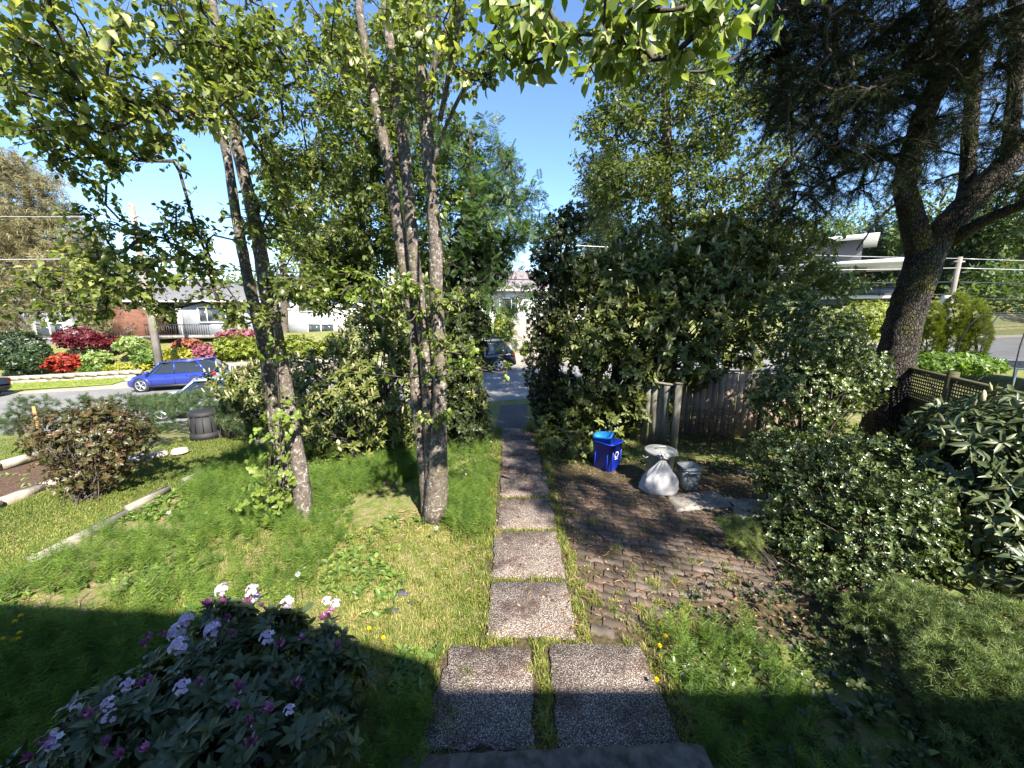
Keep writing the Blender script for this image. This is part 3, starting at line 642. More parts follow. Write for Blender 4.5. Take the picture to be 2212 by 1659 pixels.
# ---- left dogwood
g0 = G(655, 1125)
T1 = pl([(657, 1135, 5.05), (648, 1010, 5.1), (628, 900, 5.1), (600, 760, 5.1), (577, 620, 5.05), (555, 500, 5), (525, 380, 5), (500, 250, 4.9), (478, 120, 4.85), (455, 0, 4.8), (425, -150, 4.7)])
T2 = pl([(622, 1090, 5.4), (592, 900, 5.5), (570, 760, 5.5), (548, 650, 5.45), (524, 540, 5.4), (505, 450, 5.3), (490, 330, 5.2), (468, 220, 5.1), (445, 110, 5.0), (412, -20, 4.9)])
make_tree('dogwood_tree', 'two-stemmed grey dogwood left of the horsetail lawn, leaves spread over upper left', 'tree', 'broadleaf trees in the garden',
    [(T1, [.125, .105, .095, .092, .085, .075, .068, .06, .05, .045, .035]), (T2, [.085, .08, .078, .072, .065, .058, .05, .044, .036, .03])],
    [dict(blobs=[blob(330, 110, 3.3, 250, 120, 1.0), blob(170, 190, 3.2, 120, 80, .5), blob(320, 250, 3.5, 230, 80, .8), blob(120, 300, 3.6, 110, 50, .5), blob(470, 60, 3.6, 130, 100, .9), blob(300, 360, 4.0, 180, 40, .7)], n=210, twigs=7, per=4, leaf=ROUND, size=.07, mat='dog', pieces=300, tl=.16, gap=.7),
     dict(blobs=[blob(350, 600, 4.2, 130, 75, .6), blob(420, 570, 4.0, 80, 70, .4), blob(230, 590, 4.2, 90, 45, .5), blob(250, 500, 4.2, 80, 40, .5), blob(140, 640, 4.5, 120, 50, .6), blob(450, 480, 4.3, 90, 60, .5), blob(640, 620, 4.6, 60, 60, .4), blob(540, 680, 4.5, 60, 40, .4)], n=170, twigs=7, per=4, leaf=ROUND, size=.066, mat='dog', tl=.15, gap=.3, name='lower_crown'),
     dict(blobs=[blob(620, 200, 5, 170, 200, .9), blob(640, 440, 5.2, 110, 120, .8)], n=190, twigs=7, per=5, leaf=DIAM, size=.08, mat='dog', tl=.2, gap=.3, name='inner_crown')],
    'barkD', base=g0, start_z=2.2, rbase=.005)
# fresh basal sprouts
make_bush('dogwood_sprouts', 'bright green leafy sprouts around the foot of the left dogwood', 'shrub', None, G(600, 1120), [blob(585, 1000, 4.95, 55, 110, .3), blob(615, 900, 4.9, 45, 60, .25), blob(560, 1085, 4.9, 70, 50, .3), blob(590, 760, 4.9, 40, 30, .2), blob(610, 600, 4.85, 40, 30, .2)], 150, ROUND, .075, 'dogb', per=4, shell=.2, el=(1.0, 1.6), stems=12, stemr=.008, clip=False)
# ---- multi-stem tree
g1 = G(940, 1110)
B0 = (938, 1118, 5.15)
TC = pl([B0, (944, 1040, 5.15), (950, 930, 5.15), (950, 847, 5.15), (949, 753, 5.15), (943, 645, 5.15), (943, 538, 5.15), (932, 441, 5.15), (924, 309, 5.1), (912, 170, 5.1), (907, 60, 5.1), (905, -120, 5.1)])
TB = pl([(934, 1118, 5.2), (930, 960, 5.25), (927, 845, 5.3), (916, 753, 5.3), (905, 645, 5.3), (894, 538, 5.35), (883, 441, 5.35), (870, 296, 5.4), (851, 161, 5.4), (832, 22, 5.4), (815, -120, 5.4)])
TA = pl([(928, 1115, 5.25), (912, 960, 5.35), (900, 845, 5.4), (897, 740, 5.45), (881, 618, 5.5), (865, 511, 5.5), (851, 441, 5.5), (838, 350, 5.5), (816, 242, 5.5), (780, 60, 5.5), (765, -80, 5.5)])
TD = pl([(930, 300, 5.1), (915, 180, 5.0), (893, 90, 5.0), (876, -60, 5.0)]); TE = pl([(926, 290, 5.1), (925, 165, 5.0), (948, 100, 4.9), (985, 20, 4.8), (1010, -60, 4.7)])
TF = pl([(934, 360, 5.1), (955, 285, 5.0), (1000, 190, 4.8), (1050, 105, 4.5), (1090, 20, 4.2)])
TG = pl([(950, 260, 4.9), (1010, -60, 4.2), (1080, -160, 3.2), (1250, -30, 2.5), (1420, 30, 2.3), (1520, 80, 2.2)])
make_tree('multistem_tree', 'three-stemmed mottled grey tree standing between lawn and path, shoots on its stems', 'tree', 'broadleaf trees in the garden',
    [(TC, [.19, .15, .11, .095, .09, .088, .085, .08, .078, .065, .05, .04]), (TB, [.12, .10, .09, .085, .08, .078, .075, .07, .065, .05, .04]), (TA, [.11, .10, .09, .085, .082, .08, .078, .07, .06, .05, .04]),
     (TD, [.05, .045, .04, .03]), (TE, [.045, .04, .03, .025, .02]), (TF, [.025, .022, .02, .016, .012]), (TG, [.03, .025, .022, .017, .012, .006])],
    [dict(blobs=[blob(1280, 50, 2.1, 260, 75, .35), blob(1440, 90, 2.15, 150, 60, .3), blob(1150, 50, 2.4, 120, 60, .35), blob(1540, 120, 2.3, 50, 45, .2), blob(1250, 120, 2.3, 130, 35, .3), blob(1720, -25, 2.2, 70, 30, .2)], w=[6, 4, 3, .8, 2, .6], n=70, twigs=4, per=4, leaf=ROUND, size=.078, tilt=.9, mat='dogb', pieces=280, tl=.10, droop=.5, name='near_leaves'),
     dict(blobs=[blob(830, 100, 4.8, 230, 130, .8), blob(1010, 80, 4.4, 130, 90, .6), blob(700, 60, 4.8, 120, 90, .7)], n=110, twigs=6, per=4, leaf=ROUND, size=.08, mat='dog', tl=.18, gap=.4),
     dict(blobs=[blob(960, 760, 4.9, 110, 60, .3), blob(1040, 790, 4.7, 70, 18, .15), blob(880, 640, 4.9, 120, 60, .3), blob(1010, 640, 5, 50, 40, .2), blob(930, 420, 5, 90, 60, .3), blob(780, 620, 5, 120, 50, .4), blob(760, 800, 4.8, 90, 25, .2), blob(930, 900, 4.9, 60, 30, .15)], n=75, twigs=5, per=4, leaf=ROUND, size=.075, mat='dogb', tl=.1, name='stem_shoots')],
    'barkD', base=g1, start_z=1.0, rbase=.004, twigmat='twig', maxr=.02)
# ---- rowan mass behind
make_tree('rowan_tree', 'tall rowan with feathery pinnate leaves behind the three-stemmed tree', 'tree', 'broadleaf trees in the garden',
    [(pl([(1000, 940, 8.2), (1000, 760, 8.2), (1010, 560, 8.2), (1020, 400, 8.2), (1015, 280, 8.2)]), [.1, .09, .07, .05, .03]), (pl([(985, 940, 8.3), (930, 700, 8.4), (880, 500, 8.4), (850, 300, 8.4), (830, 150, 8.4)]), [.09, .07, .06, .05, .03]), (pl([(960, 940, 8.6), (840, 760, 8.9), (760, 560, 9.2), (720, 420, 9.2)]), [.08, .06, .05, .03])],
    [dict(blobs=[blob(1040, 400, 8.2, 95, 130, .8), blob(1080, 480, 8, 90, 90, .7), blob(1090, 640, 8, 60, 110, .6), blob(1150, 440, 8, 30, 60, .3), blob(960, 500, 8.3, 130, 220, .9)], n=230, twigs=8, per=3, leaf=PINN, size=.19, mat='rowan', tl=.25, tilt=.7, gap=.35),
     dict(blobs=[blob(880, 400, 8.6, 170, 210, 1), blob(760, 470, 9, 140, 150, 1), blob(800, 620, 9, 160, 90, .9), blob(820, 180, 8.6, 150, 150, 1), blob(700, 600, 9, 60, 70, .8)], n=640, twigs=10, per=6, leaf=DIAM, size=.12, mat='small', tl=.3, gap=.35, name='outer_crown')],
    'barkC', start_z=1.6, rbase=.005)
# ---- pale poplar far behind left
make_tree('slender_poplar', 'tall pale slender tree far behind between the two garden trees', 'tree', None,
    [(np.array([P(615, 740, 30), P(612, 560, 30), P(608, 330, 30)]), [.3, .2, .05])],
    [dict(blobs=[blob(605, 460, 30, 32, 110, 1.5), blob(600, 370, 30, 16, 60, 1), blob(690, 520, 31, 60, 60, 2)], n=150, twigs=8, per=4, leaf=DIAM, size=.35, mat='palegreen', tl=.6, lift=.8)], 'barkC', start_z=3, rbase=.02, maxr=.1)
# ---- centre right tree
make_tree('maple_tree', 'dark-trunked tree with small leaves rising behind the tall laurel', 'tree', 'broadleaf trees in the garden',
    [(pl([(1452, 900, 11.5), (1446, 700, 11.5), (1441, 480, 11.5), (1440, 330, 11.5), (1438, 200, 11.5), (1432, 60, 11.5), (1428, -60, 11.5)]), [.18, .17, .15, .14, .10, .07, .04])],
    [dict(blobs=[blob(1460, 250, 11.5, 190, 110, 1.8), blob(1350, 320, 11.3, 110, 120, 1.5), blob(1400, 440, 11.3, 170, 90, 1.6), blob(1590, 260, 11.3, 130, 110, 1.5), blob(1620, 400, 11, 130, 70, 1.3), blob(1430, 110, 11.5, 200, 80, 1.5), blob(1320, 400, 11, 70, 60, 1), blob(1700, 530, 10.2, 100, 80, 1), blob(1500, 500, 11, 150, 50, 1.2)], n=520, twigs=10, per=6, leaf=DIAM, size=.14, mat='small', tl=.45, gap=.5, spread=.9),
     dict(blobs=[blob(1700, 570, 9.9, 95, 75, .9), blob(1790, 610, 9.6, 60, 45, .6), blob(1650, 480, 10.4, 90, 50, .9)], n=110, twigs=9, per=6, leaf=DIAM, size=.13, mat='small', tl=.4, gap=.2, spread=.9, name='low_sprays')],
    'barkC', start_z=3.5, rbase=.008)
# ---- big pine
PT1 = pl([(1893, 985, 8.0), (1905, 930, 8.0), (1920, 860, 8.0), (1937, 760, 8.05), (1957, 680, 8.1), (1982, 600, 8.15), (2000, 545, 8.2)])
PL_ = pl([(1995, 560, 8.2), (1970, 480, 8.2), (1952, 400, 8.2), (1968, 330, 8.1), (1996, 242, 8.0), (2026, 188, 7.9), (2050, 110, 7.8), (2034, 50, 7.7), (2012, -10, 7.6), (2000, -200, 7.5)])
PR_ = pl([(2000, 560, 8.2), (2040, 490, 8.1), (2090, 440, 8.0), (2150, 385, 7.9), (2215, 310, 7.8), (2320, 200, 7.6)])
PM_ = pl([(2075, 470, 8.1), (2092, 400, 8.3), (2090, 350, 8.4), (2098, 242, 8.4), (2110, 120, 8.4), (2105, -60, 8.4)])
PN_ = pl([(2180, 340, 7.8), (2190, 240, 7.7), (2195, 100, 7.6), (2190, -80, 7.5)]); PB_ = pl([(2060, 520, 8.1), (2120, 478, 7.6), (2212, 440, 7.0), (2330, 400, 6.2)])
PS_ = pl([(1990, 130, 7.8), (1900, 190, 7.4), (1780, 260, 7.0), (1640, 420, 6.6)]); PS2 = pl([(1968, 330, 8.1), (1890, 350, 7.6), (1760, 400, 7.2), (1650, 510, 7.0)]); PS3 = pl([(1960, 420, 8.2), (1900, 470, 8), (1850, 540, 7.8)])
make_tree('pine_tree', 'huge old pine with mossy forking trunk at the fence corner on the right', 'tree', None,
    [(PT1, [.46, .38, .33, .31, .30, .295, .29]), (PL_, [.24, .2, .17, .165, .16, .15, .14, .13, .12, .09]), (PR_, [.26, .23, .21, .195, .18, .15]), (PM_, [.13, .13, .12, .11, .1, .08]), (PN_, [.11, .1, .09, .07]), (PB_, [.13, .1, .08, .05]),
     (PS_, [.05, .04, .03, .015]), (PS2, [.045, .035, .025, .012]), (PS3, [.03, .02, .01])],
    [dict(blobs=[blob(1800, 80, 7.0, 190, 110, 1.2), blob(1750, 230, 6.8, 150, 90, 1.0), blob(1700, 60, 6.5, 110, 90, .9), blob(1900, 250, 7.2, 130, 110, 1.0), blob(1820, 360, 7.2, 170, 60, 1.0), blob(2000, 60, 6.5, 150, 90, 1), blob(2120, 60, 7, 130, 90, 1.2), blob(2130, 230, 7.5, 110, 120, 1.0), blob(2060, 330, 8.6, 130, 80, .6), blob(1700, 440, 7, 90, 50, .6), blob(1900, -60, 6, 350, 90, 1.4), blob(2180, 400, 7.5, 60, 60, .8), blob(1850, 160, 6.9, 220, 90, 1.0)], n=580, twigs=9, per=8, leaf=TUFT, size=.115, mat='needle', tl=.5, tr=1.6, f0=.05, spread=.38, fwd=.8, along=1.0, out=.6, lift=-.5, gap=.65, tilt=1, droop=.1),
     dict(blobs=[(np.array([6.5, 1.6, 8.3]), np.array([2.6, 1.8, 1.1])), (np.array([8.5, 4.0, 8.0]), np.array([2.2, 2.2, 1.6])), (np.array([3.6, 2.0, 8.2]), np.array([1.3, 1.2, .7])), (np.array([5.2, 4.6, 9.6]), np.array([2.6, 2.0, 1.2])), (np.array([5.1, -1.6, 8.2]), np.array([1.1, 1.3, .5])), (np.array([6.7, -2.9, 8.6]), np.array([1.3, 1.0, .5])), (np.array([4.9, -.2, 8.0]), np.array([.9, 1.6, .5])), (np.array([7.9, -1.2, 8.6]), np.array([1.2, 1.2, .6]))], n=340, twigs=12, per=5, leaf=TUFT, size=.24, mat='needle', tl=.45, gap=.5, name='unseen_shade_crown')],  # needle clumps added out of view to throw dappled shade on the patio
    'barkP', sides=20, base=np.array([8.05, 8.0, 0]), start_z=4.2, rbase=.009, maxr=.06, twigmat='twig', up=.2)
# ---- far left conifer
make_tree('cedar_tree', 'broad brownish conifer at the far left across the street', 'tree', None,
    [(np.array([P(70, 800, 29), P(72, 600, 29), P(62, 450, 29), P(55, 370, 29)]), [.5, .42, .28, .08])],
    [dict(blobs=[blob(300, 660, 28.5, 60, 22, 1.6), blob(260, 690, 28.3, 80, 18, 1.8), blob(60, 430, 29.0, 95, 60, 2.6), blob(60, 380, 29.0, 50, 32, 1.6), blob(90, 520, 28.7, 120, 55, 2.9), blob(150, 570, 28.5, 120, 40, 2.6), blob(70, 620, 28.3, 130, 50, 2.9), blob(190, 640, 28.5, 110, 40, 2.6), blob(60, 690, 28.0, 110, 28, 2.6), blob(240, 610, 29.0, 60, 30, 1.7), blob(-40, 560, 28.5, 100, 120, 2.9)], n=520, twigs=14, per=3, leaf=TUFT, size=.6, mat='cedar', tl=1.1, gap=.45, lift=0, spread=.8, tilt=1)], 'barkC', start_z=3.0, rbase=.02, maxr=.12)
make_tree('far_fir_tree', 'dark fir seen far behind the tall laurel near the centre', 'tree', None,
    [(np.array([P(1305, 640, 40), P(1305, 400, 40), P(1303, 300, 40)]), [.4, .25, .05])],
    [dict(blobs=[blob(1305, 400, 40, 30, 80, 1.5), blob(1305, 520, 40, 55, 70, 2.2)], n=150, twigs=8, per=3, leaf=TUFT, size=.9, mat='farc', tl=1.0, lift=-.1)], 'barkC', start_z=5, rbase=.03, maxr=.12)

# ================================================================== SHRUBS
make_bush('laurel_shrub', 'huge dark cherry laurel in bloom right of the path gap, above the bins', 'shrub', None, P(1330, 940, 9.2),
    [blob(1390, 560, 9.4, 80, 75, .8), blob(1320, 620, 9.0, 85, 80, .8), blob(1440, 620, 8.9, 90, 90, .9), blob(1280, 720, 8.9, 95, 100, .9), blob(1390, 720, 8.6, 100, 90, .8), blob(1520, 600, 9.3, 80, 80, .9), blob(1550, 520, 9.6, 75, 55, .7), blob(1620, 560, 9.8, 60, 90, .7), blob(1600, 670, 9.3, 75, 80, .8), blob(1500, 700, 8.8, 90, 80, .8), blob(1470, 790, 8.7, 90, 60, .7), blob(1340, 810, 8.7, 90, 80, .8), blob(1300, 890, 8.7, 90, 65, .6), blob(1390, 880, 8.7, 75, 60, .6), blob(1590, 760, 9.5, 90, 45, .6), blob(1490, 520, 9.5, 45, 50, .5), blob(1250, 600, 9.2, 60, 60, .6), blob(1240, 860, 8.9, 60, 60, .6)],
    4200, LEAF, .155, 'laurel', per=7, shell=.5, candles=620, csize=.19, stems=70, stemr=.03, vbeta=(2, 2), gap=.35, rnd=.5, up=.5)
make_bush('slender_shrub', 'dark thin-twigged shrub at the right side of the path gap', 'shrub', None, P(1185, 900, 9.2),
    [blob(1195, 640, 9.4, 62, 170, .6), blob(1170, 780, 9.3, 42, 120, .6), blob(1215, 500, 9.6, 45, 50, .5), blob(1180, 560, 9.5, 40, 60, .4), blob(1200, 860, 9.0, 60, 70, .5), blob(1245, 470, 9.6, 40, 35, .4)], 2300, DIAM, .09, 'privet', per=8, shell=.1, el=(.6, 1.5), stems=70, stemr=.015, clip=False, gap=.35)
make_bush('low_laurel_shrub', 'low laurel seedlings at the foot of the hedge beside the blue bin', 'shrub', None, P(1215, 990, 7.6),
    [blob(1215, 960, 7.6, 65, 45, .4), blob(1175, 930, 8.2, 45, 40, .4), blob(1250, 975, 7.4, 40, 30, .3)], 150, LEAF, .12, 'laurel', per=6, shell=.2, stems=20, clip=False, vbeta=(3, 2))
make_bush('flowering_laurel', 'cherry laurel with many cream flower spikes behind the horsetail lawn', 'shrub', None, P(800, 1010, 7.6),
    [blob(760, 900, 7.6, 130, 120, .9), blob(850, 860, 7.8, 120, 140, .9), blob(700, 840, 8.0, 120, 90, .9), blob(900, 700, 8.4, 80, 150, .8), blob(990, 720, 8.6, 60, 190, .7), blob(810, 760, 8.2, 100, 100, .8), blob(1015, 880, 8.4, 45, 110, .6), blob(600, 830, 8.2, 110, 60, .7), blob(505, 828, 9.0, 70, 42, .5)],
    2600, LANCE, .15, 'laurel', per=8, shell=.6, candles=900, csize=.16, stems=50, stemr=.025, vbeta=(2.4, 1.8), gap=.2)
make_bush('climbing_shrub', 'small-leaved evergreen covering the left side of the path gap', 'shrub', None, P(1025, 900, 8.8),
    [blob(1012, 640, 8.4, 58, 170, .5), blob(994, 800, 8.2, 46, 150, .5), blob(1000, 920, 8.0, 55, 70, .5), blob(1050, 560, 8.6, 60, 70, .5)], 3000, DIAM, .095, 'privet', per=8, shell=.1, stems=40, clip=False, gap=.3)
make_bush('tall_spreading_juniper', 'grey green spreading juniper behind the black compost bin', 'shrub', None, P(480, 880, 9.8),
    [blob(430, 868, 10.6, 110, 22, .8), blob(560, 855, 10.2, 80, 36, .8), blob(340, 868, 11.2, 55, 16, .6), blob(540, 890, 9.6, 70, 55, .6)], 1900, TUFT, .13, 'junip', per=7, shell=.3, stems=30, clip=False, el=(.3, 1.2), gap=.2)
make_bush('bronze_shrub', 'rounded bronze and green leaved shrub on the mulch bed at left', 'shrub', None, P(195, 1055, 6.3),
    [blob(200, 960, 6.6, 125, 85, .75), blob(130, 930, 6.6, 70, 50, .5), blob(250, 930, 6.7, 70, 50, .5), blob(190, 1020, 6.4, 90, 40, .5), blob(220, 890, 6.8, 50, 30, .4)], 1150, DIAM, .075, 'redleaf', per=8, shell=.45, stems=50, vbeta=(2, 2))
make_bush('hanging_hemlock_shrub', 'young feathery evergreen behind the bronze shrub by the orange stake', 'shrub', None, P(130, 940, 8),
    [blob(75, 890, 8.3, 50, 40, .4), blob(30, 920, 8.0, 50, 25, .3), blob(180, 890, 8.4, 40, 40, .4), blob(265, 880, 8.6, 35, 40, .4), blob(330, 900, 8.8, 50, 40, .4)], 520, TUFT, .13, 'junip', per=6, shell=.1, stems=30, clip=False, el=(.3, 1.2))
make_bush('rhododendron', 'rhododendron with pale lilac flowers and magenta buds at bottom left', 'shrub', None, np.array([-1.75, 1.95, 0]),
    [blob(*a) for a in RHB],
    700, (LEAF[0] * np.array([1, .85, 1]), LEAF[1]), .10, 'rhodo', per=8, shell=.5, el=(.8, 1.5), stems=90, stemr=.012, pieces=300, gap=.0, up=.6)
make_bush('holly_shrub', 'glossy variegated-looking holly bush in front of the pine, right side', 'shrub', None, P(1850, 1300, 3.8),
    [blob(1800, 1090, 4.6, 170, 140, .6), blob(1900, 1180, 4.0, 150, 150, .6), blob(1720, 1010, 5.0, 110, 90, .5), blob(1880, 1000, 4.7, 120, 80, .5), blob(1780, 1220, 4.0, 130, 110, .5), blob(1960, 1080, 4.0, 90, 80, .4), blob(1850, 1290, 3.5, 140, 80, .4), blob(1690, 1150, 4.4, 70, 70, .4)],
    3000, HOLLY, .06, 'holly', per=9, shell=.5, stems=60, stemr=.012, vbeta=(2, 2.4), jitter=1.5)
make_bush('holly_tree', 'looser sunlit holly with pale green shoots before the board fence', 'shrub', None, P(1740, 1010, 6.6),
    [blob(1770, 740, 7.0, 110, 85, .7), blob(1730, 850, 6.8, 120, 80, .6), blob(1840, 810, 7.0, 70, 90, .6), blob(1680, 950, 6.2, 70, 25, .4), blob(1790, 930, 6.4, 60, 35, .4), blob(1700, 660, 7.4, 60, 50, .5)], 3000, HOLLY, .07, 'holly', per=8, shell=.3, stems=60, stemr=.02, vbeta=(2.6, 2), clip=False, gap=.45)
make_bush('rhododendron_hedge', 'large-leaved evergreen with cream spent blooms at the right edge', 'shrub', None, np.array([5.4, 4.1, 0]),
    [blob(2110, 990, 4.3, 120, 110, .6), blob(2180, 900, 4.6, 80, 60, .5), blob(2180, 1120, 3.9, 120, 100, .5), blob(2060, 1080, 4.2, 90, 90, .4), blob(2200, 1230, 3.6, 120, 90, .4), blob(2060, 920, 5.2, 90, 50, .5), blob(2250, 1000, 4.0, 100, 150, .6)], 800, LANCE, .18, 'rhodo', per=8, shell=.7, candles=60, csize=.13, stems=50, stemr=.02, pieces=280, vbeta=(2.5, 2))
make_bush('trailing_conifer', 'trailing soft green conifer spilling over the bank at bottom right', 'shrub', None, np.array([3.2, 2.0, 0]),
    [blob(2120, 1400, 2.5, 140, 60, .4), blob(2000, 1330, 2.9, 110, 50, .4), blob(2190, 1520, 2.1, 110, 110, .35), blob(2080, 1480, 2.2, 90, 90, .3), blob(1900, 1340, 3.0, 80, 45, .3), blob(2230, 1370, 2.6, 80, 50, .4), blob(2170, 1640, 1.9, 110, 60, .3)], 1800, TUFT, .085, 'softcon', per=6, shell=.55, stems=30, el=(.4, 1.2), up=0, gap=.0)
make_bush('conifer_spray', 'bright conifer spray reaching over the pavers from the right bushes', 'shrub', None, P(1700, 1290, 3.9),
    [blob(1605, 1150, 4.3, 45, 30, .2), blob(1570, 1130, 4.4, 25, 14, .1), blob(1635, 1190, 4.2, 30, 40, .15)], 190, TUFT, .085, 'softcon', per=6, shell=.1, stems=30, stemr=.006, clip=False, vbeta=(4, 1.5), el=(.3, 1.1))
make_bush('ivy_bank', 'shaded ivy and fern covered bank below the holly', 'ground cover', None, np.array([2.4, 2.2, 0]),
    [(np.array([2.6, 2.3, .05]), np.array([1.3, 1.0, .32])), (np.array([3.6, 2.9, .1]), np.array([1.3, 1.0, .5])), (np.array([2.3, 3.4, .0]), np.array([.7, .6, .2]))], 900, HOLLY, .055, 'privet', per=5, shell=.5, stems=0, vbeta=(2, 2))
tag(bpy.data.objects['ivy_bank'], 'shaded ivy and fern covered bank below the holly', 'ground cover')
# ---- rhododendron flowers
rh = bpy.data.objects['rhododendron']
def petal_mesh():
    b = MB()
    for k in range(5):
        a = k * 1.2566; V = LEAF[0] * np.array([.5, .95, .6]) ; ca, sa = math.cos(a), math.sin(a)
        V = V @ np.array([[1, 0, .35], [0, 1, 0], [-.0, 0, 1]]); V = np.stack([V[:, 0] * ca - V[:, 1] * sa, V[:, 0] * sa + V[:, 1] * ca, V[:, 2]], -1)
        b.add(V, *[np.array(f) for f in LEAF[1]], v=.5 + .1 * k)
    return b
fl = []
for k in range(3):
    b = MB(); base = petal_mesh(); V0 = np.concatenate(base.V)
    for j in range((16, 10, 5)[k]):
        nj = (16, 10, 5)[k]; e_ = 1.25 * math.sqrt((j + .2) / nj) + .12 * rng.normal(); az_ = 2.4 * j + .3 * rng.normal(); dv = np.array([math.sin(e_) * math.cos(az_), math.sin(e_) * math.sin(az_), math.cos(e_)]); sv = unit(np.cross(dv, [1, .2, 0.1])); tv_ = np.cross(dv, sv)
        V = V0 * rng.uniform(.42, .6) + .03 * rng.standard_normal(V0.shape); V = V[:, 0:1] * sv + V[:, 1:2] * tv_ + V[:, 2:3] * dv + dv * .55
        for kk, fs in base.F.items(): pass
        b.add(V, *[np.concatenate(fs) for fs in base.F.values()], v=np.clip(rng.uniform(.2, 1), 0, 1))
    m_ = b.mesh('flower_cluster'); m_.materials.append(M['petal']); fl.append(m_)
bd = []
for k in range(2):
    b = MB()
    for j in range(9): 
        dv = unit(np.array([rng.normal() * .35, rng.normal() * .35, 1.0])); b.scatter(LEAF, [dv * .1], np.array([dv]), np.array([rng.standard_normal(3)]), .9, v=rng.random(), wid=.9)
    m_ = b.mesh('flower_bud'); m_.materials.append(M['bud']); bd.append(m_)
RB = [blob(*a) for a in RHB]
def at_bush(u, v, Y, s, meshes, nm, d=None):
    r_ = ray(u, v); o0 = np.array([0, 0, CAM_Z]); best = 1e9
    for c, ra in RB:
        A_ = ((r_ / ra) ** 2).sum(); B_ = 2 * ((o0 - c) / ra * r_ / ra).sum(); C_ = (((o0 - c) / ra) ** 2).sum() - 1.15; D_ = B_ * B_ - 4 * A_ * C_
        if D_ > 0: best = min(best, (-B_ - math.sqrt(D_)) / (2 * A_))
    p = o0 + r_ * best if best < 1e8 else P(u, v, Y)
    d = unit(np.array([rng.normal() * .3, -.45 + rng.normal() * .2, 1.0])) if d is None else d
    x = unit(np.cross(d, [0.3, 1, 0])); y_ = np.cross(d, x)
    Mx = Matrix(((x[0] * s, y_[0] * s, d[0] * s, p[0]), (x[1] * s, y_[1] * s, d[1] * s, p[1]), (x[2] * s, y_[2] * s, d[2] * s, p[2]), (0, 0, 0, 1)))
    return piece(nm, random.choice(meshes), rh, Mx)
for u, v, s in ((385, 1365, .07), (465, 1360, .07), (405, 1340, .06), (578, 1378, .055), (385, 1395, .06), (480, 1275, .05), (545, 1290, .055), (620, 1302, .05), (725, 1305, .04), (706, 1298, .035), (240, 1550, .045), (238, 1520, .045), (395, 1485, .05), (170, 1525, .04), (625, 1535, .035), (275, 1480, .04), (120, 1600, .05), (545, 1275, .045)):
    Y = 2.32; at_bush(u, v, Y, s * 1.4, [fl[0], fl[1]] if s > .045 else [fl[2], fl[1]], 'flower_cluster')
for u, v in ((450, 1308), (490, 1300), (540, 1300), (570, 1310), (405, 1350), (330, 1375), (320, 1395), (495, 1335), (520, 1490), (520, 1520), (545, 1560), (545, 1605), (270, 1630), (320, 1620), (235, 1610), (70, 1638), (115, 1605), (200, 1540), (310, 1480), (330, 1465), (440, 1475), (590, 1525), (585, 1530), (720, 1320), (708, 1330), (700, 1340), (735, 1400), (655, 1380), (610, 1395), (640, 1480), (360, 1370), (505, 1370), (455, 1310)):
    Y = 2.3 - max(0, v - 1400) * .0019; at_bush(u, v, Y, rng.uniform(.045, .07), bd, 'flower_bud')
# ================================================================== GRASS AND WEEDS
def blades(pos, h, w, lean=.35, v=None, two=True):
    n = len(pos); az = rng.random(n) * 6.283; d = np.stack([np.cos(az), np.sin(az), np.zeros(n)], -1); s = np.stack([-np.sin(az), np.cos(az), np.zeros(n)], -1)
    h = np.broadcast_to(h, (n,)) * rng.uniform(.5, 1.2, n); L = (lean * rng.random(n))[:, None]; w = np.broadcast_to(w, (n,))[:, None]
    a = pos - s * w / 2; b = pos + s * w / 2; up = np.array([0, 0, 1.0])
    m1 = pos + up * (h * .6)[:, None] + d * (h[:, None] * L * .35); tip = pos + up * (h * .95)[:, None] * (1 - L * .4) + d * (h[:, None] * L)
    V = np.stack([a, b, m1 + s * w * .35, m1 - s * w * .35, tip], 1).reshape(-1, 3); k = np.arange(n)[:, None] * 5
    return V, k + np.array([[0, 1, 2, 3]]), k + np.array([[3, 2, 4]]), np.repeat(rng.random(n) if v is None else v, 5)
def patch(x, y, s=1.0, o=0.0):
    return .5 + .25 * np.sin(x * 2.3 * s + 1.9 * np.sin(y * 1.6 * s + o)) + .25 * np.sin(y * 2.9 * s + 1.6 * np.sin(x * 2.1 * s + o * 2))
def on_hard(x, y, m=.0):
    a = (x > -.24 + m) & (x < .62 - m) & (y > 3.04) & (y < 9.4); b = (x > .74 + m) & (x < 4.3) & (y > 3.1) & (y < 6.6); c = (x > -.62 + m) & (x < 1.18 - m) & (y > 1.9) & (y < 2.95) & ~((x > .17) & (x < .31))
    gap = ((y > 2.95) & (y < 3.04)) | ((y > 3.77) & (y < 3.84)) | ((y > 4.75) & (y < 4.83)) | ((y > 5.7) & (y < 5.78))
    return (a & ~gap) | b | c
def lay(n, x0, x1, y0, y1, dens=None):
    x = rng.uniform(x0, x1, n); y = rng.uniform(y0, y1, n); k = ~on_hard(x, y)
    if dens is not None: k &= rng.random(n) < dens(x, y)
    x, y = x[k], y[k]; return np.stack([x, y, height(x, y) - .004], -1)
# mown lawn near the camera
p = lay(170000, -4.2, -.22, 1.6, 4.9, lambda x, y: .35 + .65 * patch(x, y)); b = MB()
dry = np.clip(.25 + .6 * patch(p[:, 0] * 1.3, p[:, 1] * 1.3, 1, 2.) * ss(p[:, 0], -2.6, -1.0) * (1 - ss(p[:, 0], -.75, -.4)), 0, 1)
V, f4, f3, v = blades(p, .035 + .03 * (rng.random(len(p)) < .15), .005, .9, np.clip(dry + .28 * rng.standard_normal(len(p)), 0, 1)); b.add(V, f4, f3, v=v)
tag(b.build('lawn_grass', M['grass']), 'sunlit short grass between rhododendron and slab path', 'grass', kind='stuff')
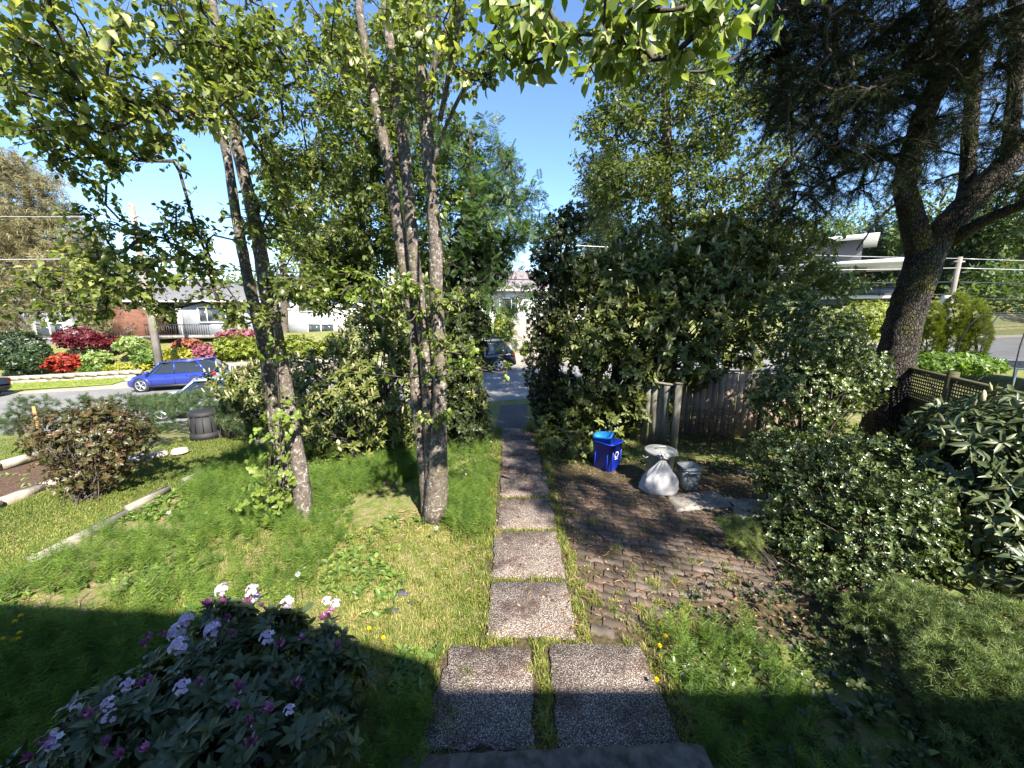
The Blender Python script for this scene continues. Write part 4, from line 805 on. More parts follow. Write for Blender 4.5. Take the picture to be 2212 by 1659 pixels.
# lower lawn on the left and grass beyond
p = np.concatenate([lay(110000, -8.6, -5.85, 3.2, 12.3), lay(36000, -16, -10.9, 7, 12.6, lambda x, y: (ND[0] * x + ND[1] * y < 13.4) * 1.0)]); b = MB()
V, f4, f3, v = blades(p, .05, .009, .9, np.clip(.08 + .3 * patch(p[:, 0] * .6, p[:, 1] * .6) + .2 * rng.standard_normal(len(p)), 0, 1)); b.add(V, f4, f3, v=v)
tag(b.build('lower_lawn_grass', M['grass']), 'mown grass of the lower lawn left of the timber edging', 'grass', kind='stuff')
# verge between hedges and street, around pines
p = np.concatenate([lay(22000, -5.7, -.9, 8.5, 13.0), lay(18000, .6, 9, 6.8, 12.5), lay(9000, -.8, -.25, 4.5, 9.5)]); b = MB()
V, f4, f3, v = blades(p, .09, .010, 1, np.clip(.25 + .2 * rng.standard_normal(len(p)), 0, 1)); b.add(V, f4, f3, v=v)
tag(b.build('hedge_foot_grass', M['grass']), 'shaded rough grass at the feet of the hedges', 'grass', kind='stuff')
p = np.concatenate([lay(60000, -45, -16.5, 17, 24, lambda x, y: ((ND[0] * x + ND[1] * y > 23.4) & (ND[0] * x + ND[1] * y < 25.8) & (RD[0] * x + RD[1] * y < -19.5)) * 1.0)]); b = MB()
V, f4, f3, v = blades(p + [0, 0, .03], .07, .03, .9, np.clip(.5 + .15 * rng.standard_normal(len(p)), 0, 1)); b.add(V, f4, f3, v=v)
tag(b.build('verge_grass', M['grass']), 'bright mown verge grass across the street', 'grass', kind='stuff')
# tufts along slab edges and in joints
def tufts(cs, h, n=60, r=.05, w=.006, lean=.9, mat='grass', vc=.45):
    P_ = []; H = []; Vv = []
    for (x, y) in cs:
        q = rng.standard_normal((n, 2)) * r + [x, y]; P_.append(np.c_[q, height(q[:, 0], q[:, 1])]); H.append(np.full(n, h * rng.uniform(.6, 1.4))); Vv.append(np.clip(vc + .18 * rng.standard_normal(n) + .1 * rng.standard_normal(), 0, 1))
    P_ = np.concatenate(P_); return blades(P_, np.concatenate(H), w, lean, np.concatenate(Vv))
cs = []
for y in np.arange(2.1, 3.05, .055): cs += [(.24 + .04 * rng.standard_normal(), y)] * 2
for y in np.arange(3.0, 8.5, .06): cs += [(.68 + .035 * rng.standard_normal(), y + .03 * rng.standard_normal())] * (2 if rng.random() < .6 else 1)
for y in np.arange(2.9, 8.5, .06): cs += [(-.33 + .06 * rng.standard_normal(), y)]
for yy in (3.0, 3.8, 4.79, 5.74):
    for x in np.arange(-.25, .62, .06):
        if rng.random() < .75: cs.append((x, yy + .015 * rng.standard_normal()))
for y in np.arange(2.1, 3.0, .05): cs += [(-.7 + .05 * rng.standard_normal(), y), (1.27 + .07 * rng.standard_normal(), y)]
for _ in range(330): cs.append((rng.uniform(-3.6, -.35), rng.uniform(2.2, 5.0)))
for x in np.arange(-.6, 1.3, .05):
    if rng.random() < .4: cs.append((x, 2.05))
for _ in range(60): cs.append((rng.uniform(1.0, 1.9), rng.uniform(2.95, 3.5)))
for _ in range(45):
    cs.append((rng.uniform(.8, 2.6), rng.uniform(3.2, 5.2)))
V, f4, f3, v = tufts(cs, .065, 46, .028); b = MB(); b.add(V, f4, f3, v=v)
tag(b.build('slab_edge_grass', M['grass']), 'grass and weeds sprouting along slab joints and patio edge', 'grass', kind='stuff')
# horsetail
def horsetail(pos, h):
    n = len(pos); b = MB(); up = unit(np.array([0, 0, 1.0]) + .22 * rng.standard_normal((n, 3))); h = h * rng.uniform(.6, 1.2, n); vv = rng.beta(2.5, 2.5, n)
    b.prisms(pos, pos + up * h[:, None], .0022, .0012, 3, v=.5)
    for k in range(8):
        f = .22 + .1 * k; L = h * (.42 - .035 * k); a = rng.random(n) * 6.28
        for j in range(7):
            t = a + j * .898; d = unit(np.stack([np.cos(t), np.sin(t), np.full(n, .55)], -1) + .12 * rng.standard_normal((n, 3)))
            b.scatter(NEED, pos + up * (h * f)[:, None], d, rng.standard_normal((n, 3)), L, v=vv, wid=np.full(n, 1.25))
    return b
p = np.concatenate([lay(5200, -5.6, -.5, 4.5, 7.8, lambda x, y: np.clip(patch(x, y, .8, 1) * 1.6 - .25, 0, 1) * (ss(y, 4.4, 5.0))),
    lay(900, -5.6, -2.2, 3.4, 4.7, lambda x, y: patch(x, y, 1, 3) * .9), lay(90, 1.3, 2.3, 2.3, 3.1), lay(90, 1.3, 2.2, 1.7, 2.4), lay(700, -5.0, -2.6, 1.9, 3.2), lay(90, -1.0, -.6, 1.7, 2.4), lay(120, -.9, -.3, 4.6, 7)])
tag(horsetail(p, .34).build('horsetail_patch', M['horse']), 'feathery green horsetail carpet around the two garden trees', 'ground cover', kind='stuff')
# broadleaf weeds
def weeds(p, size, per=7, mat='green', name='weeds', label='', leaf=LEAF):
    n = len(p); b = MB(); az = rng.random((n, per)) * 6.28; e = rng.uniform(.25, .9, (n, per)); d = np.stack([np.cos(az) * np.cos(e), np.sin(az) * np.cos(e), np.sin(e)], -1).reshape(-1, 3)
    q = np.repeat(p, per, 0) + np.c_[rng.standard_normal((n * per, 2)) * .02, rng.random(n * per) * .05]
    b.scatter(leaf, q, d, np.array([0, 0, 1.0]) + .3 * rng.standard_normal((n * per, 3)), size * rng.uniform(.5, 1.2, n * per), np.clip(np.repeat(rng.beta(2, 2, n), per) + .1 * rng.standard_normal(n * per), 0, 1))
    return tag(b.build(name, M[mat]), label, 'ground cover', kind='stuff')
weeds(np.concatenate([lay(1500, -5.6, -1.2, 3.2, 5.2, lambda x, y: patch(x, y, 1.3, 5) ** 2), lay(1500, -5.65, -2.5, 5, 8.2), lay(260, -4.4, -2, 2, 3.2), lay(130, -1.0, -.65, 1.7, 2.9)]), .075, name='garden_weeds', label='low broad-leaved weeds mixed through the horsetail and lawn edge')
weeds(np.concatenate([lay(420, .7, 2.7, 7.1, 9.5), lay(500, 2.5, 6.5, 6.2, 8.6, lambda x, y: patch(x, y)), lay(240, -1.0, -.4, 6, 9.5), lay(400, 1.35, 3.2, 1.4, 3.0)]), .07, name='shade_weeds', mat='holly', label='dark low weeds in the shade around the bins and bank')
weeds(lay(60, -10.4, -8.9, 3.8, 8, None), .12, name='mulch_bed_plants', mat='palegreen', label='sparse pale strappy plants on the mulch bed', leaf=LANCE)
# straw and dead leaves
def strawp(p, L, mat, name, label):
    n = len(p); az = rng.random(n) * 6.28; d = np.stack([np.cos(az), np.sin(az), rng.normal(0, .12, n)], -1); b = MB()
    b.scatter(DIAM, p + [0, 0, .012], d, np.array([0, 0, 1.0]) + .3 * rng.standard_normal((n, 3)), L * rng.uniform(.4, 1.3, n), wid=np.full(n, .12 if mat == 'straw' else .8)); return tag(b.build(name, M[mat]), label, 'litter', kind='stuff')
x = lay(9000, -5.6, -.4, 3.2, 6.2, lambda x, y: (patch(x, y, 1.1, 7) > .62) * .9 + .08)
y_ = rng.uniform(3.1, 6.3, 2600); xx = rng.uniform(.6, 3.8, 2600); x2 = np.c_[xx, y_, np.full(2600, .02)]
strawp(np.concatenate([x, x2[:900]]), .11, 'straw', 'dry_grass_straw', 'pale dry straw lying over lawn and weeds')
x3 = np.c_[rng.uniform(-.3, 5, 12000), rng.uniform(3.0, 9.4, 12000), np.full(12000, .036)]; x3[:, 2] = np.where(on_hard(x3[:, 0], x3[:, 1]), .028, height(x3[:, 0], x3[:, 1])); x3 = x3[rng.random(12000) < (.38 + .62 * ss(x3[:, 1], 4.0, 6.0)) * (.3 + .7 * patch(x3[:, 0], x3[:, 1], 1.6, 2))]
strawp(x3, .045, 'litter', 'leaf_litter', 'brown leaf litter and petals over the shaded path and patio')
# dandelions
def dandelion(u, v, hh, kind, label, z=None):
    q = G(u, v, 0) if z is None else z; q = G(u, v, hh * .9); x, y = q[0], q[1]; z0 = float(height(x, y)); r_ = empty('dandelion', (x, y, z0), label, 'flower', 'dandelions and seed heads')
    top = np.array([x, y, z0 + hh]); b = MB(); b.tube([[x + .02, y, z0], [x + .01, y + .01, z0 + hh * .6], top], .003, 4); b.build('stem', M['green'], r_)
    b = MB(); n = 26
    if kind == 'y':
        a = np.arange(n) * 2.4; e = np.linspace(.15, 1.3, n); d = np.stack([np.cos(a) * np.cos(e), np.sin(a) * np.cos(e), np.sin(e)], -1); b.scatter(DIAM, np.repeat(top[None], n, 0), d, np.tile([0, 0, 1.0], (n, 1)) + .01, np.full(n, .024)); b.build('flower_head', M['dand'], r_)
    else:
        d = unit(rng.standard_normal((60, 3))); b.prisms(np.repeat(top[None], 60, 0), top + d * .026, .0006, .0025); b.build('seed_head', M['puff'], r_)
for u, v, hh, lab in ((1437, 1378, .14, 'taller yellow dandelion beside horsetail right of the slabs'), (1425, 1398, .10, 'lower of the two yellow dandelions at the right slab corner'), (1427, 1350, .1, 'small yellow dandelion highest of those right of the slabs'),
    (1610, 1565, .12, 'yellow dandelion in deep shade at the bottom right'), (905, 1528, .12, 'yellow dandelion in shade left of the steps'), (828, 1380, .06, 'yellow dandelion lying on the sunny lawn by the rhododendron'), (797, 1360, .05, 'yellow dandelion on the lawn nearest the rhododendron tip'),
    (48, 1340, .3, 'tall yellow dandelion topmost in the group at far left'), (35, 1352, .28, 'tall yellow dandelion second from top at far left'), (8, 1388, .25, 'tall yellow dandelion closest to the left edge'), (45, 1375, .26, 'tall yellow dandelion centre of the far left group'), (42, 1387, .24, 'tall yellow dandelion lowest of the far left group'), (28, 1390, .2, 'half-closed yellow dandelion in the far left group'), (60, 1600, .1, 'yellow dandelion left of the rhododendron in shade'), (1418, 1472, .12, 'yellow dandelion right on the house shadow edge')):
    dandelion(u, v, hh, 'y', lab)
for u, v, lab in ((943, 1145, 'white dandelion seed head left of two in the horsetail'), (830, 1050, 'white dandelion seed head in front of the flowering laurel'), (858, 1048, 'white dandelion seed head nearest the three-stemmed tree'), (644, 1247, 'white dandelion seed head below the left dogwood'), (365, 1110, 'white seed head beside the timber edging')):
    dandelion(u, v, .3, 'w', lab)
# small dark rags on the lawn
for u, v, s, lab in ((852, 1322, .05, 'small dark grey rag of landscape fabric lying on the lawn'), (888, 1306, .04, 'small dark fabric scrap right of the larger rag'), (868, 1285, .09, 'ring of bare soil and dark scraps on the lawn')):
    q = G(u, v); b = MB(); n = 9; a = np.linspace(0, 6.28, n, endpoint=False); rr = s * rng.uniform(.5, 1.1, n); V = np.c_[q[0] + np.cos(a) * rr, q[1] + np.sin(a) * rr * .7, .015 + .02 * rng.random(n)]
    b.add(np.concatenate([V, V - [0, 0, .006], [[q[0], q[1], .035]]]), [[i, (i + 1) % n, 2 * n] for i in range(n)], [[i + n, (i + 1) % n + n, (i + 1) % n, i] for i in range(n)])
    tag(b.build('fabric_scrap', M['ragm'] if 'ragm' in M else M.setdefault('ragm', flat('dark_rag', (.05, .052, .06), .8, 0, .4, 30))), lab, 'scrap')

# ================================================================== BINS
M['blue'] = flat('royal_blue_plastic', (.012, .035, .42), .38, 0, .08, 5, .5)
M['lblue'] = flat('light_blue_plastic', (.02, .22, .6), .4, 0, .08, 5, .5)
M['greyp'] = flat('dull_grey_plastic', (.3, .3, .28), .5, 0, .22, 7, .4, .2)
M['slate'] = flat('slate_grey_plastic', (.2, .215, .22), .42, 0, .15, 7, .5)
M['slrim'] = flat('blue_grey_rim', (.11, .145, .165), .42, 0, .1, 7, .5)
M['bag'] = flat('white_woven_bag', (.33, .33, .345), .4, 0, .16, 14, .5, .6)
M['white'] = flat('white_paint', (.8, .8, .79), .5, 0, .04)
M['black'] = flat('black_plastic', (.012, .012, .014), .7, 0, .1)
def rect_tub(w0, d0, w1, d1, h, th=.012, rnd=.05, rim=.02, rimh=.03):
    """tapered open tub as a rounded-rectangle lathe"""
    n = 24; a = (np.arange(n) + .5) / n * 2 * math.pi
    def ring(w, d, z):
        c = np.cos(a); s = np.sin(a); k = (np.abs(c) ** 7 + np.abs(s) ** 7) ** (-1 / 7.); return np.stack([c * k * w / 2, s * k * d / 2, np.full(n, z)], -1)
    rings = [ring(w0 - .02, d0 - .02, 0), ring(w0, d0, .012), ring(w1, d1, h - rimh), ring(w1 + rim * 2, d1 + rim * 2, h - rimh), ring(w1 + rim * 2, d1 + rim * 2, h - .004), ring(w1 + rim * 1.7, d1 + rim * 1.7, h), ring(w1 - th, d1 - th, h), ring(w0 - th * 2, d0 - th * 2, .02)]
    V = np.concatenate(rings); m = len(rings); i = np.arange(m - 1)[:, None] * n; j = np.arange(n)[None]; k = (j + 1) % n
    b = MB().add(V, np.stack([i + j, i + k, i + n + k, i + n + j], -1).reshape(-1, 4)); b.add(np.zeros((0, 3)), [list(np.arange(n)[::-1] - len(V))], [list(np.arange(n) + (m - 1) * n - len(V))]); return b
q = G(1312, 1015); bb = empty('recycling_bin', (q[0], q[1] + .1, 0), 'tall royal blue recycling bin with white arrow symbol', 'recycling bin', rz=R(-48))
rect_tub(.38, .33, .46, .40, .56, rim=.014, rimh=.02).build('bin_body', M['blue'], bb, shift=False)
b = MB()
for x in (-.15, .15): b.box((x * .9, -.183, .25), (.02, .016, .40), rx=R(-4))
for y in (-.13, .13): b.box((.212, y, .22), (.012, .016, .36), ry=R(4))
b.build('rib', M['blue'], bb, shift=False)
# three chasing arrows on the right side face
b = MB()
for k in range(3):
    a0 = k * 2.094 + .5; pts = []
    for t in np.linspace(0, 1.45, 6): pts.append((math.cos(a0 + t), math.sin(a0 + t)))
    for (p0, p1) in zip(pts[:-1], pts[1:]):
        o0, i0 = np.array(p0) * .062, np.array(p0) * .047; o1, i1 = np.array(p1) * .062, np.array(p1) * .047
        V = [(.2155 + .1 * (zz - .0), yy, .33 + zz) for yy, zz in (o0, o1, i1, i0)]; b.add(V, [[0, 1, 2, 3]])
    e = np.array(pts[-1]); tdir = np.array([-e[1], e[0]]); tri = [e * .072, e * .037, e * .055 + tdir * .03]; b.add([(.2157 + .1 * zz, yy, .33 + zz) for yy, zz in tri], [[0, 1, 2]])
for k in range(6): b.box((.2115, -.045 + .018 * k, .245), (.004, .010, .014))
b.build('recycling_symbol', M['white'], bb, shift=False)
tb = empty('blue_tote', (bb.location.x - .02, bb.location.y + .05, .33), 'light blue open tote sitting inside the blue recycling bin', 'tote', rz=R(10)); tb.rotation_euler = (R(9), R(-7), R(-30))
rect_tub(.26, .2, .33, .26, .34, rim=.015).build('tote_body', M['lblue'], tb, shift=False)
# round garbage can
q = G(1425, 1052); gc = empty('garbage_can', (q[0] + .02, q[1] + .12, 0), 'round grey plastic garbage can with its lid on, behind the white bag', 'garbage can', rz=R(8))
MB().lathe((0, 0, 0), [(.0, .01), (.19, .0), (.2, .02), (.232, .58), (.25, .58), (.25, .615), (.22, .615)], 28).build('can_body', M['greyp'], gc, True, shift=False)
MB().lathe((0, 0, .60), [(.262, -.012), (.268, 0), (.268, .028), (.255, .035), (.225, .03), (.21, .042), (.1, .052), (0, .055)], 30).build('lid', M['greyp'], gc, True, shift=False)
b = MB(); b.tube([(-.09, 0, .645), (-.07, 0, .685), (.07, 0, .685), (.09, 0, .645)], .014, 6); b.build('lid_handle', M['greyp'], gc, shift=False)
for sx in (-1, 1): MB().tube([(sx * .245, -.06, .55), (sx * .295, -.05, .52), (sx * .3, .05, .52), (sx * .245, .06, .55)], .011, 6).build('side_handle', M['greyp'], gc, shift=False)
# white knotted bag
q = G(1430, 1070); n = 44; prof = [(.02, 0), (.27, .0), (.315, .03), (.31, .12), (.265, .25), (.19, .38), (.115, .48), (.07, .545), (.045, .58), (.04, .60), (.075, .64), (.085, .67), (.05, .70), (.01, .69)]
prof = np.array(prof); L = np.r_[0, np.cumsum(np.linalg.norm(np.diff(prof, axis=0), axis=1))]; qq = np.linspace(0, L[-1], 40); pr = np.stack([np.interp(qq, L, prof[:, 0]), np.interp(qq, L, prof[:, 1])], -1)
a = np.linspace(0, 2 * math.pi, n, endpoint=False); V = []
for r_, z in pr:
    f = np.clip((z - .1) / .4, 0, 1); fold = 1 + f * (.2 * np.abs(np.sin(a * 4 + z * 3)) + .13 * np.sin(a * 11 - z * 7 + 1) - .1) + .06 * np.sin(a * 3 + z * 9) + .035 * np.sin(a * 8 + z * 22 + np.sin(a * 3) * 2) * (.4 + f) + .02 * np.sin(a * 5 - z * 17) + .03 * (1 - f) * np.sin(a * 4 + z * 24) * np.sin(z * 30)
    k = (np.abs(np.cos(a)) ** 3 + np.abs(np.sin(a)) ** 3) ** (-1 / 3.) if z < .35 else np.ones(n); k = k * (1 - f) + f
    V.append(np.stack([r_ * fold * k * np.cos(a) * 1.05 + .06 * f * z - .015, r_ * fold * k * np.sin(a) * .72, z + .012 * np.sin(a * 9) * f + 0 * a], -1))
V = np.concatenate(V); i = np.arange(39)[:, None] * n; j = np.arange(n)[None]; k = (j + 1) % n
V = V * .93
bg_ = empty('garbage_bag', (q[0], q[1] + .12, .02), 'full white plastic bag knotted at the top, leaning on the garbage can', 'garbage bag')
MB().add(V, np.stack([i + j, i + k, i + n + k, i + n + j], -1).reshape(-1, 4)).build('bag_body', M['bag'], bg_, True, shift=False)
b = MB(); th = np.linspace(0, 6.6, 14); b.tube(np.stack([.035 + .05 * np.cos(th), .05 * np.sin(th), .595 + .012 * np.sin(2 * th)], -1), .017, 7); b.tube([(.03, -.03, .6), (-.02, -.06, .66), (-.05, -.05, .72)], [.015, .022, .008], 6)
b.build('knot', M['bag'], bg_, True, shift=False)
q = G(1490, 1062); sb = empty('grey_tub', (q[0] + .01, q[1] + .12, .01), 'small open blue grey tub with flared rim right of the white bag', 'bin', rz=R(3))
rect_tub(.26, .24, .31, .28, .4, rim=.0, rimh=.02).build('tub_body', M['slate'], sb, shift=False)
a = np.linspace(0, 2 * math.pi, 41); k = (np.abs(np.cos(a)) ** 7 + np.abs(np.sin(a)) ** 7) ** (-1 / 7.); b = MB()
for zz, rr_ in ((.402, .012), (.375, .014)): b.tube(np.stack([.163 * np.cos(a) * k, .148 * np.sin(a) * k, np.full(41, zz)], -1), rr_, 6, cap=False)
bm_ = b.build('rim', M['slrim'], sb, True, shift=False)
MB().box((0, -.185, .345), (.2, .045, .03)).build('handle_lip', M['slrim'], sb, shift=False)
q = G(1115 + 33, 880); pot = empty('planter_pot', (q[0] + .15, 9.6, float(height(q[0], 9.6))), 'dark green plant pot by the path gap under the slender shrub', 'plant pot')
MB().lathe((0, 0, 0), [(0, .01), (.16, 0), (.21, .42), (.235, .42), (.235, .47), (.2, .47), (.18, .1)], 20).build('pot_body', flat('dark_green_pot', (.04, .055, .045), .5), pot, True, shift=False)
MB().lathe((0, 0, .42), [(.2, 0), (0, .02)], 16).build('soil', M['mulch'], pot, shift=False)
q = G(1605, 1028); b = MB()
for k in range(5): b.box((q[0] + .05 * rng.standard_normal(), q[1] + .04 * rng.standard_normal(), .05 + .01 * k), (.07, .05, .012), rz=rng.random() * 3, rx=.3)
tag(b.build('paper_scraps', M['bag']), 'crumpled white scraps on the ground right of the grey tub', 'litter')
# ================================================================== FENCES
def board_fence(name, label, p0, p1, z0, h, bw=.14, lean=.0, top=True, mat='fence', post=True):
    p0 = np.array(p0, float); p1 = np.array(p1, float); L = np.linalg.norm(p1 - p0); d = (p1 - p0) / L; rz = math.atan2(d[1], d[0]); n = int(L / bw)
    root = empty(name, (p0[0], p0[1], z0), label, 'fence', rz=rz)
    ms = []
    for k in range(4):
        b = MB(); hh = h + .01 * rng.standard_normal(); b.box((0, 0, hh / 2), (bw - .008, .018, hh)); m = b.mesh('board'); m.materials.append(M[mat]); ms.append(m)
    for i in range(n):
        o = bpy.data.objects.new('board', ms[i % 4]); COL.objects.link(o); o.parent = root; o.location = ((i + .5) * bw, .006 * rng.standard_normal(), rng.uniform(-.02, .01)); o.rotation_euler = (R(.6) * rng.standard_normal(), 0, R(1.0) * rng.standard_normal())
    if top: MB().box((L / 2, 0, h + .03), (L + .04, .09, .035)).build('top_rail', M[mat], root, shift=False)
    for zz in (.3, h - .25): MB().box((L / 2, .035, zz), (L, .04, .08)).build('rail', M[mat], root, shift=False)
    if post:
        for x in np.arange(0, L + .1, 2.0): MB().box((x, -.045, h / 2 + .03), (.09, .07, h + .06)).build('post', M['post'], root, shift=False)
    return root
board_fence('board_fence', 'weathered vertical board fence behind the holly, running left from the pine', (3.85, 8.9), (7.6, 8.5), -.05, 1.62)
sf = board_fence('short_fence_panel', 'short grey board panel with round-topped post behind the garbage can', (2.86, 8.42), (3.42, 7.84), 0, 1.42, mat='post', post=False)
gp = empty('gate_post', (3.45, 7.8, 0), 'pale square gate post at the end of the short panel', 'post')
MB().box((0, 0, .74), (.115, .115, 1.48)).build('post_shaft', M['post'], gp, shift=False); MB().box((0, 0, 1.5), (.14, .14, .03)).build('post_cap', M['fence'], gp, shift=False)
# lattice fence
A0, A1 = np.array([8.35, 8.3]), np.array([7.15, 5.0]); L = np.linalg.norm(A1 - A0); dd = (A1 - A0) / L
M['olive'] = wood('olive_stained_wood', (.045, .045, .022), (.10, .095, .05), (3, 3, 30))
lf = empty('lattice_fence', (A0[0], A0[1], 0), 'olive brown board fence topped with square lattice at the right edge', 'fence', rz=math.atan2(dd[1], dd[0]))
mb_ = MB(); mb_.box((0, 0, .62), (.135, .02, 1.22)); bmh = mb_.mesh('board'); bmh.materials.append(M['olive'])
for i in range(int(L / .14)):
    o = bpy.data.objects.new('board', bmh); COL.objects.link(o); o.parent = lf; o.location = (.07 + .14 * i, .004 * rng.standard_normal(), 0)
mb_ = MB(); mb_.box((0, 0, .26), (.028, .009, .52)); sm = mb_.mesh('lattice_slat'); sm.materials.append(M['olive'])
for i in range(int(L / .062)):
    o = bpy.data.objects.new('lattice_slat', sm); COL.objects.link(o); o.parent = lf; o.location = (.03 + .062 * i, .006, 1.27)
mb_ = MB(); mb_.box((L / 2, 0, 0), (L, .009, .028)); hm = mb_.mesh('lattice_slat'); hm.materials.append(M['olive'])
for i in range(8):
    o = bpy.data.objects.new('lattice_slat', hm); COL.objects.link(o); o.parent = lf; o.location = (0, -.006, 1.31 + .062 * i)
MB().box((L / 2, 0, 1.25), (L, .09, .05)).build('mid_rail', M['olive'], lf, shift=False); MB().box((L / 2, 0, 1.81), (L + .05, .11, .05)).build('top_rail', M['olive'], lf, shift=False)
for x in (0, 1.75, L): MB().box((x, -.0, .95), (.11, .12, 1.95)).build('post', M['olive'], lf, shift=False)
# wire cage
wc = empty('wire_cage', (4.45, 8.1, 0), 'rusty wire plant cage standing before the board fence', 'cage', rz=R(15))
M['rust'] = flat('rusty_wire', (.06, .03, .02), .7, .3, .3)
b = MB()
for zz in np.linspace(.05, .8, 8):
    c_ = [(-.4, -.25, zz), (.4, -.25, zz), (.4, .25, zz), (-.4, .25, zz)]
    b.prisms(c_, c_[1:] + c_[:1], .004, .004)
for x in np.linspace(-.4, .4, 9): b.prisms([(x, -.25, 0), (x, .25, 0), (x, -.25, .8)], [(x, -.25, .8), (x, .25, .8), (x, .25, .8)], .004, .004)
for y in np.linspace(-.25, .25, 5): b.prisms([(-.4, y, 0), (.4, y, 0)], [(-.4, y, .8), (.4, y, .8)], .004, .004)
b.build('wire_mesh', M['rust'], wc, shift=False)
# compost bin and stakes
q = G(428, 950, -.3); cb = empty('compost_bin', (q[0], q[1] + .3, float(height(q[0], q[1]))), 'round black compost bin with lid under the juniper', 'compost bin')
MB().lathe((0, 0, 0), [(.0, .01), (.36, 0), (.36, .16), (.33, .17), (.33, .19), (.30, .66), (.0, .66)], 24).build('drum', M['black'], cb, True, shift=False)
MB().lathe((0, 0, .66), [(.33, -.03), (.335, .0), (.32, .05), (.2, .09), (0, .1)], 24).build('lid', M['black'], cb, True, shift=False)
b = MB()
for k in range(12): a = k * .5236; b.box((.325 * math.cos(a), .325 * math.sin(a), .42), (.03, .02, .44), rz=a)
b.build('rib', M['black'], cb, shift=False)
for (u0, v0, u1, v1, Y, mt, lab) in ((72, 878, 86, 938, 7.9, 'stakeO', 'orange brown wooden stake at the far left of the mulch bed'), (292, 868, 306, 925, 8.9, 'fence', 'grey brown wooden stake behind the bronze shrub')):
    a, b2 = P(u0, v0, Y), P(u1, v1, Y); b2[2] -= .25; MB().tube([b2, a], [.035, .032], 4).tube([a, a + [0, 0, .03]], [.032, .01], 4); st_ = MB().tube([b2, (a + b2) / 2, a], [.036, .034, .03], 4).build('garden_stake', M[mt]); tag(st_, lab, 'stake', 'stakes in the garden beds')
q = G(385, 985, -.3); b = MB()
for k in range(3):
    n = 8; a = np.linspace(0, 6.28, n, endpoint=False); o_ = np.array([-8.35 + .3 * k, 8.1 + .2 * k, -.27]); r1 = .16 + .04 * rng.random(n)
    V = np.concatenate([np.c_[np.cos(a) * r1, np.sin(a) * r1, np.zeros(n)], np.c_[np.cos(a) * r1 * .8, np.sin(a) * r1 * .8, np.full(n, .09)], [[0, 0, .1]]]) + o_
    st_ = MB().add(V, [[i, (i + 1) % n, n + (i + 1) % n, n + i] for i in range(n)], [[n + i, n + (i + 1) % n, 2 * n] for i in range(n)]).build('pale_stone', M['stone'])
    tag(st_, ('rounded pale stone behind the bronze shrub, leftmost of three', 'middle pale stone of three by the bronze shrub', 'pale stone nearest the compost bin')[k], 'stone', 'loose stones by the bronze shrub')
